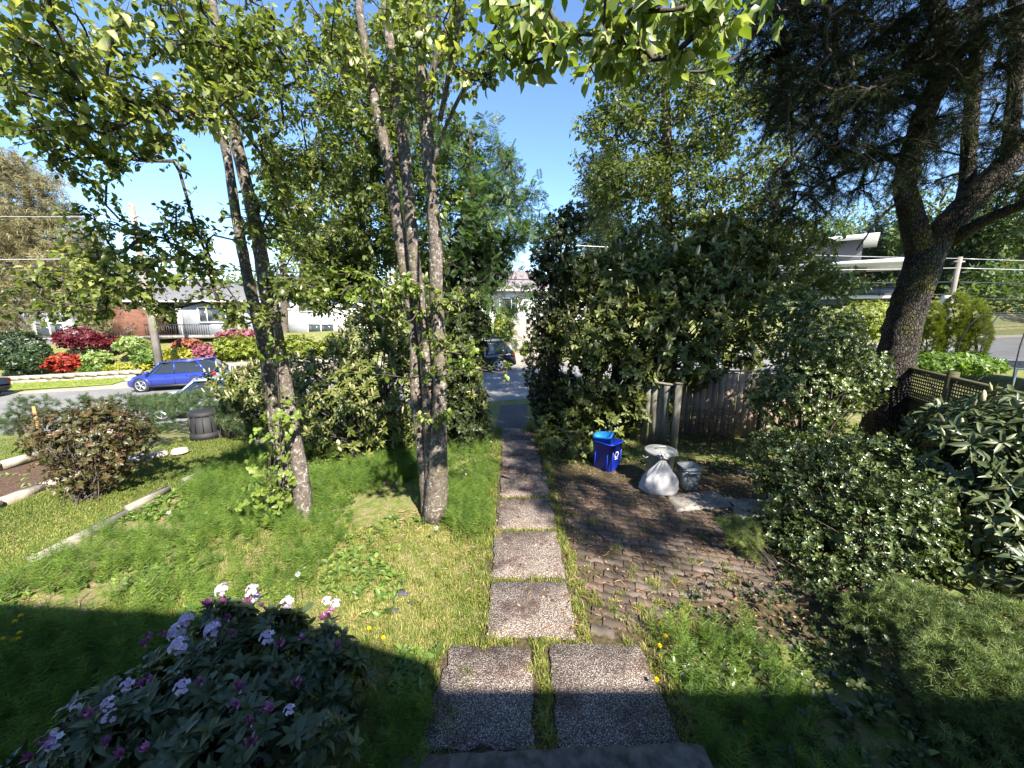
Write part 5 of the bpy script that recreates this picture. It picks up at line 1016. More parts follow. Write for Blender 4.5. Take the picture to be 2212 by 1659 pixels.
# ================================================================== CARS
M['glass'] = flat('car_glass', (.02, .025, .03), .05, 0, .05, 3, .8); M['tyre'] = flat('tyre_rubber', (.018, .018, .018), .8)
M['rim'] = flat('alloy_rim', (.55, .56, .58), .3, .8); M['bluecar'] = flat('metallic_blue_paint', (.018, .035, .24), .3, .2, .03, 3, .5, 0, 1)
M['silver'] = flat('pale_blue_silver_paint', (.42, .52, .62), .3, .35, .03, 3, .5, 0, 1); M['blackcar'] = flat('black_paint', (.012, .013, .016), .25, .1, .03, 3, .5, 0, 1)
M['taill'] = flat('red_lamp', (.5, .015, .01), .2); M['headl'] = flat('clear_lamp', (.6, .62, .63), .12); M['trim'] = flat('dark_trim', (.02, .02, .021), .6)
def car(label, mat, s, t, flip, L, H, W, kind):
    rz = ANG + (math.pi if flip else 0); c = RT(s, t, float(roadz(s)) + .012); root = empty('parked_car', c, label, 'car', 'cars on the street', rz=rz); root.rotation_euler = (0, (.04 if flip else -.04), rz)
    # local: +x forward, body side profile
    wb = L * .6; xf, xr = wb / 2 + .02 * L, -wb / 2 + .02 * L; wr = .33 if kind != 'suv' else .36; g = .2
    if kind == 'suv': belt, hood, rooff, roofr, wsb, rwb, tail = .98, .95, .18, -.36, .30, -.485, .95
    elif kind == 'hatch': belt, hood, rooff, roofr, wsb, rwb, tail = .88, .82, .10, -.30, .25, -.465, .92
    else: belt, hood, rooff, roofr, wsb, rwb, tail = .9, .82, .08, -.25, .22, -.42, .92
    xs = np.array([-.5, -.49, -.44, -.30, -.1, .1, .25, .38, .46, .49, .5]) * L
    top = np.array([.66 * tail, tail, belt + .04, belt + .02, belt, belt - .01, hood + .06, hood - .02, hood - .14, hood - .24, .48])
    bot = np.array([.42, .32, g + .04, g, g, g, g, g, g + .03, .28, .36]); hw = np.array([.80, .9, .96, 1, 1, 1, 1, .97, .9, .8, .72]) * W / 2
    rings = []
    for x, tp, bo, w in zip(xs, top, bot, hw):
        mid = bo + (tp - bo) * .55
        prof = [(w * .86, bo), (w * .98, bo + .06), (w, mid), (w * .97, tp - .1), (w * .9, tp - .015), (w * .6, tp + .008)]
        ring = [(x, y, z) for y, z in prof] + [(x, -y, z) for y, z in prof[::-1]]; rings.append(ring)
    n = 12; V = np.array(rings).reshape(-1, 3); m = len(rings); i = np.arange(m - 1)[:, None] * n; j = np.arange(n)[None]; k = (j + 1) % n
    b = MB().add(V, np.stack([i + j, i + n + j, i + n + k, i + k], -1).reshape(-1, 4)); b.add(np.zeros((0, 3)), [list(np.arange(n)[::-1] - len(V))], [list(np.arange(n) + (m - 1) * n - len(V))])
    b.build('body', M[mat], root, True, shift=False)
    # cabin
    def cab(inset, dz0, dz1, name, mt, z0f=0., z1f=1.):
        z0 = belt - .02; z1 = H - .04; pts = []
        for f in (z0f, z1f):
            z = z0 + (z1 - z0) * f; xa = (rwb + (roofr - rwb) * f ** 1.0) * L; xb = (wsb + (rooff - wsb) * f) * L; w = W / 2 * (.93 - .13 * f) - inset
            pts.append([(xa, w * .93, z), (xa + .12 * L, w, z), (xb - .14 * L, w, z), (xb, w * .86, z), (xb, -w * .86, z), (xb - .14 * L, -w, z), (xa + .12 * L, -w, z), (xa, -w * .93, z)])
        V = np.array(pts).reshape(-1, 3); i = np.arange(8); j = (i + 1) % 8
        return MB().add(V, np.stack([i, j, j + 8, i + 8], -1), [list(range(8, 16))]).build(name, M[mt], root, shift=False)
    cab(.0, 0, 0, 'windows', 'glass')
    # roof and pillars
    b = MB(); z1 = H - .045; w = W / 2 * .8; xa, xb = roofr * L - .03, rooff * L + .02
    nx, ny = 8, 7; gx = np.linspace(xa, xb, nx); gy = np.linspace(-w, w, ny); X_, Y_ = np.meshgrid(gx, gy); Z_ = z1 + .05 * (1 - (Y_ / w) ** 4) * (1 - np.abs((X_ - (xa + xb) / 2) / ((xb - xa) / 2)) ** 4 * .8)
    V = np.stack([X_, Y_, Z_], -1).reshape(-1, 3); i = np.arange(ny - 1)[:, None] * nx + np.arange(nx - 1)[None]; b.add(V, np.stack([i, i + 1, i + 1 + nx, i + nx], -1).reshape(-1, 4)); b.build('roof', M[mat], root, True, shift=False)
    z0 = belt - .02
    for sy in (-1, 1):
        wl, wu = W / 2 * .93, W / 2 * .8; b = MB()
        for (x0, x1, r_) in ((wsb * L - .1 * L * .2, rooff * L, .035), (rwb * L + .09 * L, roofr * L + .02, .06)): b.tube([(x0, sy * (wl * .93), z0), (x1, sy * wu * .96, z1)], r_, 6)
        b.tube([(-.05 * L, sy * wl * 1.0, z0), (-.055 * L, sy * wu * 1.0, z1)], .035, 5); b.tube([(rooff * L, sy * wu, z1), (roofr * L, sy * wu, z1)], .035, 6)
        if kind == 'suv': b.tube([(roofr * L + .16 * L * .4, sy * wu, z1), (rwb * L + .15 * L, sy * wl * .99, z0)], .05, 5)
        b.build('pillar', M[mat], root, shift=False)
        for xd in (.2 * L, -.05 * L, -.24 * L): MB().box((xd, sy * W / 2 * .998, .58), (.012, .012, .62)).build('door_seam', M['trim'], root, shift=False)
        for xd in (.02 * L, -.2 * L): MB().box((xd, sy * (W / 2 + .005), belt - .16), (.18, .03, .03)).build('door_handle', M[mat], root, shift=False)
        MB().box((wsb * L - .12, sy * (W / 2 + .06), belt + .06), (.12, .18, .13)).build('mirror', M[mat], root, shift=False)
        MB().box((0, sy * (W / 2 - .02), g + .06), (wb - .75, .06, .1)).build('sill', M['trim'], root, shift=False)
        if kind == 'suv': MB().tube([(rooff * L, sy * wu * .95, z1 + .06), (roofr * L, sy * wu * .95, z1 + .06)], .018, 5).build('roof_rail', M['rim'], root, shift=False)
        MB().box((-.465 * L, sy * W * .43, belt - .12), (.2, .16, .2), ry=.1).build('tail_light', M['taill'], root, shift=False)
        MB().box((.46 * L, sy * W * .37, hood - .17), (.2, .3, .13), ry=.3).build('headlight', M['headl'], root, shift=False)
        for x in (xf, xr):
            wh = empty('w', (0, 0, 0), None, None); COL.objects.unlink(wh); bpy.data.objects.remove(wh)
            th = np.linspace(0, 2 * math.pi, 22, endpoint=False)
            b = MB().lathe((0, 0, 0), [(.22, -.1), (wr - .03, -.11), (wr, -.08), (wr, .08), (wr - .03, .11), (.22, .1)], 22); Vv = np.concatenate(b.V); Vv = np.stack([Vv[:, 0], Vv[:, 2], Vv[:, 1]], -1) + [x, sy * (W / 2 - .1), wr]; b.V = [Vv]
            ty = b.build('wheel', M['tyre'], root, True, shift=False)
            b = MB()
            for q in range(5):
                for dq in (-.13, .13):
                    a = q * 1.2566 + dq; b.prisms([(x, sy * (W / 2 + .0), wr)], [(x + .225 * math.cos(a), sy * (W / 2 - .01), wr + .225 * math.sin(a))], .022, .016, 4)
            r0 = np.stack([x + .235 * np.cos(th), np.full(22, sy * (W / 2 - .005)), wr + .235 * np.sin(th)], -1); b.tube(np.concatenate([r0, r0[:1]]), .018, 5, cap=False)
            b.add(np.concatenate([np.stack([x + .23 * np.cos(th), np.full(22, sy * (W / 2 - .05)), wr + .23 * np.sin(th)], -1)]), [list(range(22))]); b.build('rim', M['rim'], ty, shift=False)
            b = MB(); a = np.linspace(-.1, math.pi + .1, 14); b.tube(np.stack([x + (wr + .06) * np.cos(a), np.full(14, sy * (W / 2 - .03)), wr + (wr + .06) * np.sin(a)], -1), .045, 6); b.build('wheel_arch', M['trim' if kind == 'suv' else mat], root, shift=False)
            b = MB(); b.add(np.stack([x + (wr + .045) * np.cos(th), np.full(22, sy * (W / 2 + .002)), wr + .02 + (wr + .045) * np.sin(th)], -1), [list(range(22))]); b.V = [v_ - [0, sy * .02, 0] for v_ in b.V]; b.build('wheel_well', M['trim'], root, shift=False)
    MB().box((.5 * L + .005, 0, .42), (.03, W * .6, .22)).build('grille', M['trim'], root, shift=False); MB().box((-.5 * L - .005, 0, .42), (.03, W * .7, .2)).build('bumper', M['trim'], root, shift=False)
    return root
car('bright blue hatchback facing left on the far side of the street', 'bluecar', -14.5, 21.5, True, 4.25, 1.45, 1.79, 'hatch')
car('pale silver blue car whose roof shows above the juniper, nearest the garden', 'silver', -9.0, 15.1, True, 4.5, 1.36, 1.8, 'sedan')
car('black compact SUV parked beyond the gap between the hedges', 'blackcar', .55, 21.3, True, 4.43, 1.68, 1.81, 'suv')
car('black car cut off by the left edge with one wheel showing', 'blackcar', -25.4, 21.6, True, 4.5, 1.45, 1.8, 'sedan')
# ================================================================== HOUSES
M['gsid'] = wood('grey_lap_siding', (.30, .31, .33), (.36, .37, .39), (.3, .3, 5)); M['wsid'] = wood('white_lap_siding', (.68, .68, .67), (.76, .76, .75), (.3, .3, 5))
M['roofg'] = flat('grey_roof_shingle', (.15, .15, .155), .9, 0, .35, 14, .2, .5); M['roofp'] = flat('mauve_roof_shingle', (.22, .19, .19), .9, 0, .3, 14, .2, .5)
M['pane'] = flat('window_glass', (.04, .05, .055), .06, 0, .3, .8, .8); M['dark'] = flat('recess_shade_dark', (.025, .022, .02), .7); M['rail'] = flat('black_railing', (.02, .02, .022), .5)
M['charcoal'] = flat('charcoal_cladding', (.06, .062, .068), .7, 0, .1); M['fascia'] = flat('off_white_fascia', (.48, .48, .46), .6, 0, .04); M['redbrown'] = flat('red_brown_panel', (.16, .05, .035), .7, 0, .15)
def window(root, x, z, w, h, y=-.03, cols=(1,), fm='white', fw=.07):
    """set in a front wall at y=0 of the house frame, facing -y"""
    f = MB(); f.box((x - w / 2 - fw / 2, y, z), (fw, .09, h + 2 * fw)).box((x + w / 2 + fw / 2, y, z), (fw, .09, h + 2 * fw)).box((x, y, z + h / 2 + fw / 2), (w, .09, fw)).box((x, y, z - h / 2 - fw / 2), (w, .11, fw))
    tot = sum(cols); acc = 0; edges = [x - w / 2]
    for c in cols: acc += c; edges.append(x - w / 2 + w * acc / tot)
    for e in edges[1:-1]: f.box((e, y, z), (fw * .8, .08, h))
    fr = f.build('window', M[fm], root, shift=False)
    for a, c in zip(edges[:-1], edges[1:]): MB().box(((a + c) / 2, y + .01, z), (c - a - fw * .8, .02, h - .01)).build('pane', M['pane'], fr, shift=False)
    return fr
def hip(root, x0, x1, y0, y1, z0, z1, ov, mat, name='roof'):
    x0 -= ov; x1 += ov; y0 -= ov; y1 += ov; d = min((x1 - x0), (y1 - y0)) / 2; 
    if x1 - x0 > y1 - y0: A, B = (x0 + d, (y0 + y1) / 2, z1), (x1 - d, (y0 + y1) / 2, z1)
    else: A, B = ((x0 + x1) / 2, y0 + d, z1), ((x0 + x1) / 2, y1 - d, z1)
    b = MB(); V = [(x0, y0, z0), (x1, y0, z0), (x1, y1, z0), (x0, y1, z0), A, B]
    if x1 - x0 > y1 - y0: b.add(V, [[0, 1, 5, 4], [2, 3, 4, 5]], [[1, 2, 5], [3, 0, 4]])
    else: b.add(V, [[1, 2, 5, 4], [3, 0, 4, 5]], [[0, 1, 4], [2, 3, 5]])
    b.add([(x0, y0, z0 - .01), (x1, y0, z0 - .01), (x1, y1, z0 - .01), (x0, y1, z0 - .01)], [[3, 2, 1, 0]])
    r_ = b.build(name, M[mat], root, shift=False)
    b = MB(); 
    for (ax, ay, bx, by) in ((x0, y0, x1, y0), (x1, y0, x1, y1), (x1, y1, x0, y1), (x0, y1, x0, y0)): b.box(((ax + bx) / 2, (ay + by) / 2, z0 - .09), (abs(bx - ax) + .06, abs(by - ay) + .06, .15)) if False else b.tube([(ax, ay, z0 - .07), (bx, by, z0 - .07)], .08, 4)
    b.build('gutter', M['fascia'], r_, shift=False); return r_
# grey house (frame: x along the street, y away from it)
def house_frame(name, s, t, label, rz=ANG, z=0.): c = RT(s, t, z); return empty(name, c, label, 'house', rz=rz)
h1 = house_frame('bungalow', -22.4, 31, 'low grey sided bungalow with white-framed window and red wood entry')
MB().box((4.2, 4.5, 2.1), (4.4, 9, 3.0)).box((-1.2, 5.5, 2.1), (6.4, 7, 3.0)).build('wall', M['gsid'], h1, shift=False)
hip(h1, -4.4, 6.4, 0, 9, 3.62, 5.5, .5, 'roofg')
window(h1, 4.4, 2.6, 2.3, 1.0, cols=(1, 2.4, 1)); 
MB().box((1.0, 1.93, 2.3), (1.5, .1, 2.5)).build('entry_shade_panel', M['dark'], h1, shift=False); MB().box((.9, 1.85, 2.1), (.95, .06, 2.05)).build('door', M['charcoal'], h1, shift=False)  # thin dark panel: the shade of the entry is put into its colour
MB().box((-.9, .6, 1.75), (2.0, 2.8, 2.5)).build('wood_clad_wall', M['brick_red'], h1, shift=False)
for x in (2.0, -.1): MB().box((x, -.1, 2.25), (.28, .28, 2.7)).build('porch_post', M['fascia'], h1, shift=False)
b = MB(); b.box((2.5, -1.2, 1.95), (4.2, .06, .06)).box((2.5, -1.2, 1.2), (4.2, .05, .05))
for x in np.arange(.4, 4.6, .15): b.box((x, -1.2, 1.58), (.03, .03, .74))
b.build('railing', M['rail'], h1, shift=False); b = MB()
for k in range(7): b.box((-.15 - .28 * k, -1.3, 1.05 - .17 * k), (.3, 1.4, .17))
b.build('stair', M['fascia'], h1, shift=False); b = MB(); b.tube([(.3, -2.0, 2.0), (-2.0, -2.0, .75)], .03, 4)
for k in range(12): b.box((.2 - .19 * k, -2.0, 1.55 - .105 * k), (.025, .025, .75))
b.build('stair_railing', M['rail'], h1, shift=False); MB().box((2.5, -.6, 1.1), (4.3, 1.3, .2)).build('porch_floor', M['concrete'], h1, shift=False)
h2 = house_frame('cottage', -30.8, 31, 'blue grey house behind the red maple at far left, mostly hidden'); MB().box((0, 4, 1.9), (7.4, 8, 3.6)).build('wall', M['gsid'], h2, shift=False); hip(h2, -3.7, 3.7, 0, 8, 3.7, 5.8, .5, 'roofg'); window(h2, 1.9, 1.5, 1.7, 1.0, cols=(1, 1)); window(h2, -1.8, 1.7, 1.4, 1.1, cols=(1, 1))
h3 = house_frame('white_house', -10.75, 32, 'white sided house with mauve hip roof and chimney between the garden trees'); MB().box((0, 4.5, 2.35), (6.6, 9, 3.5)).build('wall', M['wsid'], h3, shift=False); rf = hip(h3, -3.3, 3.3, 0, 9, 4.15, 5.9, .55, 'roofp'); window(h3, -.75, 3.42, 2.1, 1.1, cols=(1, 2.6, 1)); window(h3, -2.85, 3.5, .7, .9); window(h3, 1.9, 3.5, 1.2, .9, cols=(1, 1)); window(h3, -.4, 1.5, 1.9, .7, cols=(1, 1)); MB().box((-2.0, 2.5, 5.6), (.9, .7, 2.0)).build('chimney', M['stone'], rf, shift=False)
h4 = house_frame('pale_house', 5.5, 33, 'pale house glimpsed through the gap above the black SUV'); MB().box((0, 4.5, 2.6), (11, 9, 4.0)).build('wall', M['wsid'], h4, shift=False); hip(h4, -5.5, 5.5, 0, 9, 4.6, 6.6, .6, 'roofp'); window(h4, -2, 3.3, 2, 1.2, cols=(1, 2, 1)); window(h4, 2.5, 3.3, 2, 1.2, cols=(1, 1)); MB().box((-3.9, -.04, 1.6), (2.4, .08, 2.0)).build('garage_door', M['fascia'], h4, shift=False)
# modern house on the right: front runs from far (30,46) to near (39,38); local x from near to far
c0 = np.array([39.0, 38.0]); dx = np.array([30.0, 46.0]) - c0; az = math.atan2(dx[1], dx[0])
# frame with x pointing near->far reversed so that -y faces the camera
h5 = empty('modern_house', (30, 46, 1.0), 'two-level modern flat-roofed house with white fascias on the right', 'house', rz=math.atan2(-dx[1], -dx[0]))
Lh = float(np.linalg.norm(dx))
MB().box((Lh / 2 - 2.6, 5, 1.6), (Lh - 5.2, 9.6, 3.2)).build('lower_wall', M['charcoal'], h5, shift=False)
MB().box((Lh / 2 - 2.8, 5, 4.8), (Lh - 5.6, 9, 3.1)).build('wall', M['gsid'], h5, shift=False)
MB().box((Lh / 2, 4.6, 3.22), (Lh, 9.4, .3)).build('balcony_floor', M['fascia'], h5, shift=False)
MB().box((Lh / 2 + .3, 4.0, 6.6), (Lh + 1.2, 10.6, .42)).build('roof', M['fascia'], h5, shift=False)
MB().box((3.0, 6.5, 8.2), (9, 8, 2.4)).build('upper_wall', M['charcoal'], h5, shift=False); MB().box((3.2, 6.0, 9.5), (11, 9.4, .35)).build('upper_roof', M['fascia'], h5, shift=False)
MB().box((Lh - 5.55, .48, 4.9), (.5, .1, 2.9)).build('corner_panel', M['fascia'], h5, shift=False); MB().box((Lh - 4.0, 6, 4.9), (.16, 6, 3.1)).build('red_panel', M['redbrown'], h5, shift=False)
for x in (Lh - .2, Lh - 5.1): MB().box((x, .2, 4.85), (.28, .28, 3.1)).build('column', M['fascia'], h5, shift=False)
MB().box((Lh - .2, 8.6, 4.85), (.3, .3, 3.1)).build('column', M['charcoal'], h5, shift=False)
b = MB(); b.box((Lh - 2.6, .1, 4.3), (5.2, .06, .06))
for x in np.arange(Lh - 5, Lh, 1.2): b.box((x, .1, 3.85), (.05, .05, .9))
b.build('railing', M['rail'], h5, shift=False); MB().box((Lh - 2.6, .12, 3.8), (5.0, .015, .75)).build('glass_panel', M['pane'], h5, shift=False)
window(h5, 2.2, 4.9, 2.6, 1.8, y=.47, cols=(1, 1), fm='charcoal'); window(h5, 5.4, 4.7, 1.2, 2.4, y=.47, fm='charcoal'); window(h5, 2, 8.2, 3, 1.4, y=2.47, cols=(1, 1, 1), fm='fascia')
for i_, (x, y) in enumerate(((Lh - 3.2, 1.6), (Lh - 1.8, 1.8))):
    ch = empty('patio_chair', (0, 0, 0), ('black patio chair left of two on the modern balcony', 'black patio chair right of two on the modern balcony')[i_], 'chair'); mw = h5.matrix_basis
    cc = Matrix.Translation(h5.location) @ Matrix.Rotation(h5.rotation_euler.z, 4, 'Z') @ Vector((x, y, 3.38)); ch.location = cc; ch.rotation_euler = (0, 0, h5.rotation_euler.z + .3)
    MB().box((0, 0, .45), (.6, .6, .06)).build('seat', M['rail'], ch, shift=False); MB().box((0, .28, .85), (.6, .06, .8), rx=-.2).build('backrest', M['rail'], ch, shift=False)
    for sx in (-.27, .27):
        for sy in (-.27, .27): MB().box((sx, sy, .22), (.05, .05, .44)).build('leg', M['rail'], ch, shift=False)
# ================================================================== FAR GARDEN
rw = empty('retaining_wall', RT(-31, 26.0, float(roadz(-31)) + .1), 'low pale block retaining wall along the far verge lawn', 'wall', rz=ANG); b0 = MB(); b0.box((0, 0, .16), (.58, .3, .32)); bm0 = b0.mesh('wall_block'); bm0.materials.append(M['stone'])
for i in range(32):
    for r_ in range(2):
        o = bpy.data.objects.new('wall_block', bm0); COL.objects.link(o); o.parent = rw; o.location = (-8 + i * .6 + .3 * r_, .02 * rng.standard_normal(), -.06 + .27 * r_ + .04 * (-8 + i * .6)); o.scale = (1, 1, .8)
rw = empty('stone_wall', RT(-9, 24.6, float(roadz(-9)) + .1), 'stone wall below the golden hedge, right of the silver car', 'wall', rz=ANG); b0 = MB(); b0.box((0, 0, .2), (.68, .35, .38)); bm1 = b0.mesh('wall_block'); bm1.materials.append(M['stone'])
for i in range(24):
    for r_ in range(2):
        if abs(i - 15) < 2: continue
        o = bpy.data.objects.new('wall_block', bm1); COL.objects.link(o); o.parent = rw; o.location = (-8 + i * .7 + .3 * r_, .03 * rng.standard_normal(), -.05 + .39 * r_ + .04 * (-8 + i * .7))
def gsh(name, label, u, v, ru, rv, t, mat, n=220, leaf=DIAM, size=.22, per=6, shell=.6, dt=.8, group='shrubs in the gardens across the street', vb=(2, 2)):
    bl = [blobT(u, v, t, ru, rv, dt), blobT(u - ru * .4, v + rv * .25, t, ru * .6, rv * .7, dt * .9), blobT(u + ru * .45, v + rv * .2, t, ru * .55, rv * .75, dt * .9)]; c = bl[0][0]
    return make_bush(name, label, 'shrub', group, c, bl, n, leaf, size, mat, per=per, shell=shell, stems=6, stemr=.03, vbeta=vb)
gsh('azalea_shrub', 'flame red azalea low beside the stone wall at far left', 133, 782, 36, 20, 26.9, 'red', 260)
gsh('red_maple', 'dark crimson weeping maple in front of the far left house', 165, 728, 46, 26, 28.5, 'maple', 340)
gsh('red_maple', 'small burgundy maple mound right of the crimson weeping one', 232, 738, 22, 16, 28.5, 'maple', 120)
gsh('variegated_shrub', 'round light green shrub left of the leaning utility pole', 285, 743, 33, 18, 27.8, 'palegreen', 260)
gsh('peach_shrub', 'peach tinged shrub behind the flame red azalea', 208, 772, 27, 16, 27.4, 'palegreen', 170)
gsh('round_shrub', 'green shrub at the foot of the utility pole', 320, 770, 30, 20, 27.0, 'green', 180)
gsh('golden_shrub', 'bright yellow shrub right of the utility pole', 388, 767, 38, 17, 26.6, 'yel', 280)
gsh('azalea_shrub', 'coral azalea mound before the bungalow railing', 405, 742, 28, 11, 28.0, 'orange', 180)
gsh('azalea_shrub', 'rose pink azalea left of the golden hedge', 443, 757, 24, 16, 27.0, 'pink', 200)
gsh('azalea_shrub', 'long pink azalea row above the golden hedge', 515, 720, 44, 11, 29.0, 'pink', 220)
gsh('golden_hedge', 'broad golden hedge left of the dogwood trunk', 512, 748, 52, 27, 27.4, 'yelg', 480)
gsh('golden_hedge', 'golden hedge section between the two garden trees', 645, 748, 44, 28, 27.4, 'yelg', 420)
gsh('golden_hedge', 'golden hedge section nearest the three-stemmed tree', 720, 748, 30, 28, 27.4, 'yelg', 320)
gsh('agapanthus_clump', 'blue green strappy clump under the golden hedge', 690, 785, 36, 12, 25.6, 'palegreen', 150, leaf=LANCE, size=.35)
gsh('lily_border', 'yellow green strappy border behind the retaining wall', 290, 795, 60, 10, 26.8, 'yel', 200, leaf=LANCE, size=.3)
gsh('low_shrub', 'green edging shrub right of the flame red azalea', 215, 795, 38, 10, 26.9, 'green', 170)
gsh('dark_hedge', 'tall dark clipped hedge at the far left under the cedar', 45, 760, 62, 48, 26.6, 'hedge', 900, size=.2, shell=.8)
gsh('golden_cypress', 'golden upright cypress behind the black SUV', 1087, 697, 22, 42, 28.0, 'yelg', 300, dt=.7)
gsh('clipped_shrub', 'green shrub between gap hedge and far driveway', 1035, 700, 30, 30, 27.0, 'green', 200)
gsh('yellow_shrub', 'low golden shrub glimpsed under the right laurel', 1135, 752, 9, 18, 26.0, 'yelg', 80)
# arborvitae
for i_, (u, top, w, Y, lab) in enumerate(((2012, 655, 26, 15.8, 'golden green arborvitae leftmost of three by the pine'), (2062, 633, 30, 15.5, 'golden green arborvitae, middle and tallest of three'), (2104, 648, 28, 15.2, 'golden green arborvitae rightmost of three beside the trampoline'))):
    c = P(u, 785, Y); make_bush('arborvitae', lab, 'shrub', 'arborvitae by the trampoline', c, [blob(u, 735, Y, w * .8, 52, w * Y / 900), blob(u, (top + 735) / 2, Y, w * .62, (735 - top) / 2 + 2, w * Y / 1000)], 1000, TUFT, .16, 'yelg', per=5, shell=.85, el=(.2, .8), up=1.2, stems=3, stemr=.05)
gsh('golden_hedge', 'yellow green clipped hedge left of the pine trunk', 1870, 690, 50, 45, 13.5, 'yelg', 420, dt=.8, size=.16)
gsh('bright_ground_hedge', 'bright low leafy hedge below the arborvitae', 2060, 785, 95, 24, 10.0, 'green', 620, size=.16, dt=.7)
gsh('dark_shrub', 'shaded shrub behind the board fence', 1760, 720, 60, 60, 11, 'small', 420, dt=.8, size=.14)
# ================================================================== TRAMPOLINE
tc = P(2236, 812, 13.5); tz = float(height(tc[0], tc[1])); M['net'] = newmat('trampoline_net')[0]
nt = M['net'].node_tree; bs = nt.nodes['Principled BSDF']; out = nt.nodes['Material Output']; bs.inputs['Base Color'].default_value = (.03, .03, .032, 1); tr_ = nt.nodes.new('ShaderNodeBsdfTransparent'); mx = nt.nodes.new('ShaderNodeMixShader'); mx.inputs[0].default_value = .28
nt.links.new(tr_.outputs[0], mx.inputs[1]); nt.links.new(bs.outputs[0], mx.inputs[2]); nt.links.new(mx.outputs[0], out.inputs[0])
tp = empty('trampoline', (tc[0], tc[1], tz), 'trampoline with black net and bowed poles at the right edge', 'trampoline'); th = np.linspace(0, 2 * math.pi, 33); Rr = 1.75
MB().tube(np.stack([Rr * np.cos(th), Rr * np.sin(th), np.full(33, .85)], -1), .03, 6, cap=False).build('frame_ring', M['rim'], tp, shift=False)
MB().lathe((0, 0, .86), [(Rr, 0), (0, -.02)], 32).build('mat', M['black'], tp, shift=False)
MB().lathe((0, 0, 0), [(Rr * .98, .88), (Rr * .82, 1.4), (Rr * .8, 2.0), (Rr * .9, 2.65)], 32).build('safety_net', M['net'], tp, True, shift=False)
for k in range(6):
    a = k * 1.047 + .4; c_, s_ = math.cos(a), math.sin(a); MB().tube([(Rr * f * c_, Rr * f * s_, z) for f, z in ((1.05, .2), (1.12, .9), (1.13, 1.6), (1.05, 2.2), (.9, 2.7))], .02, 6).build('pole', M['black'], tp, shift=False)
    MB().tube([(Rr * c_, Rr * s_, .85), (Rr * c_, Rr * s_, .0)], .025, 6).build('leg', M['rim'], tp, shift=False)
MB().tube(np.stack([Rr * .9 * np.cos(th), Rr * .9 * np.sin(th), np.full(33, 2.68)], -1), .015, 5, cap=False).build('top_ring', M['black'], tp, shift=False)
# ================================================================== POLES AND WIRES
q = PT(345, 790, 22.9); up_ = empty('utility_pole', (q[0], q[1], float(height(q[0], q[1])) - .1), 'pale grey wooden utility pole across the street at left', 'utility pole', 'utility poles')
MB().tube([(0, 0, 0), (0, 0, 5), (0, 0, 9.3)], [.2, .17, .13], 12).build('shaft', M['pole'], up_, shift=False)
for x in (-.12, .12): MB().lathe((x * math.cos(R(100)), x * math.sin(R(100)), 9.25), [(.03, 0), (.05, .05), (.03, .14), (0, .15)], 8).build('insulator', M['fascia'], up_, shift=False)
up2 = empty('utility_pole', (29.6, 26.5, .6), 'pale pole with a white transformer box behind the arborvitae', 'utility pole', 'utility poles')
MB().tube([(0, 0, 0), (0, 0, 3), (0, 0, 5.8)], [.16, .145, .13], 12).build('shaft', M['pole'], up2, shift=False); MB().box((-.35, -.05, 3.0), (.4, .4, .65)).build('transformer_box', M['fascia'], up2, shift=False); MB().box((0, 0, 5.5), (.7, .1, .1)).build('crossarm', M['pole'], up2, shift=False)
M['wire'] = flat('black_cable', (.02, .02, .022), .5); M['wireL'] = flat('bare_grey_wire', (.5, .5, .5), .4, .5)
def wire(a, b, sag, r, mat, label):
    a = np.array(a, float); b = np.array(b, float); s = np.linspace(0, 1, 24)[:, None]; p = a + (b - a) * s; p[:, 2] -= (4 * sag * s * (1 - s))[:, 0]; return tag(MB().tube(p, r, 4).build('power_line', M[mat]), label, 'power line', 'power lines along the street')
LP = (float(q[0]), float(q[1]))
for (za, zb, zc, r_, mt, l1, l2) in ((7.6, 5.9, 8.0, .02, 'wireL', 'upper pale wire from the left pole to the left frame edge', 'upper pale wire running right from the left pole'), (5.6, 5.3, 5.9, .025, 'wireL', 'middle pale cable left of the left pole', 'middle pale cable running right above the hedges'), (5.2, 4.4, 5.4, .03, 'wire', 'lowest black cable left of the left pole', 'lowest black cable crossing before the modern house')):
    wire((LP[0], LP[1], za), (-70, 14, zc), .5, r_, mt, l1); wire((LP[0], LP[1], za), (29.6, 26.5, zb + .4), .35, r_, mt, l2); wire((29.6, 26.5, zb + .4), (75, 33, zb + 1.8), .5, r_, mt, {'u': 'upper pale wire', 'm': 'middle pale cable', 'l': 'lowest black cable'}[l1[0]] + ' leaving the right pole')
wire((29.6, 26.5, 4.0), (6.0, 34, 4.4), .2, .03, 'wire', 'black service cable from the right pole toward the pale house'); wire((29.6, 26.5, 3.7), (75, 34, 4.8), .3, .03, 'wire', 'thick black cable lowest beside the trampoline')
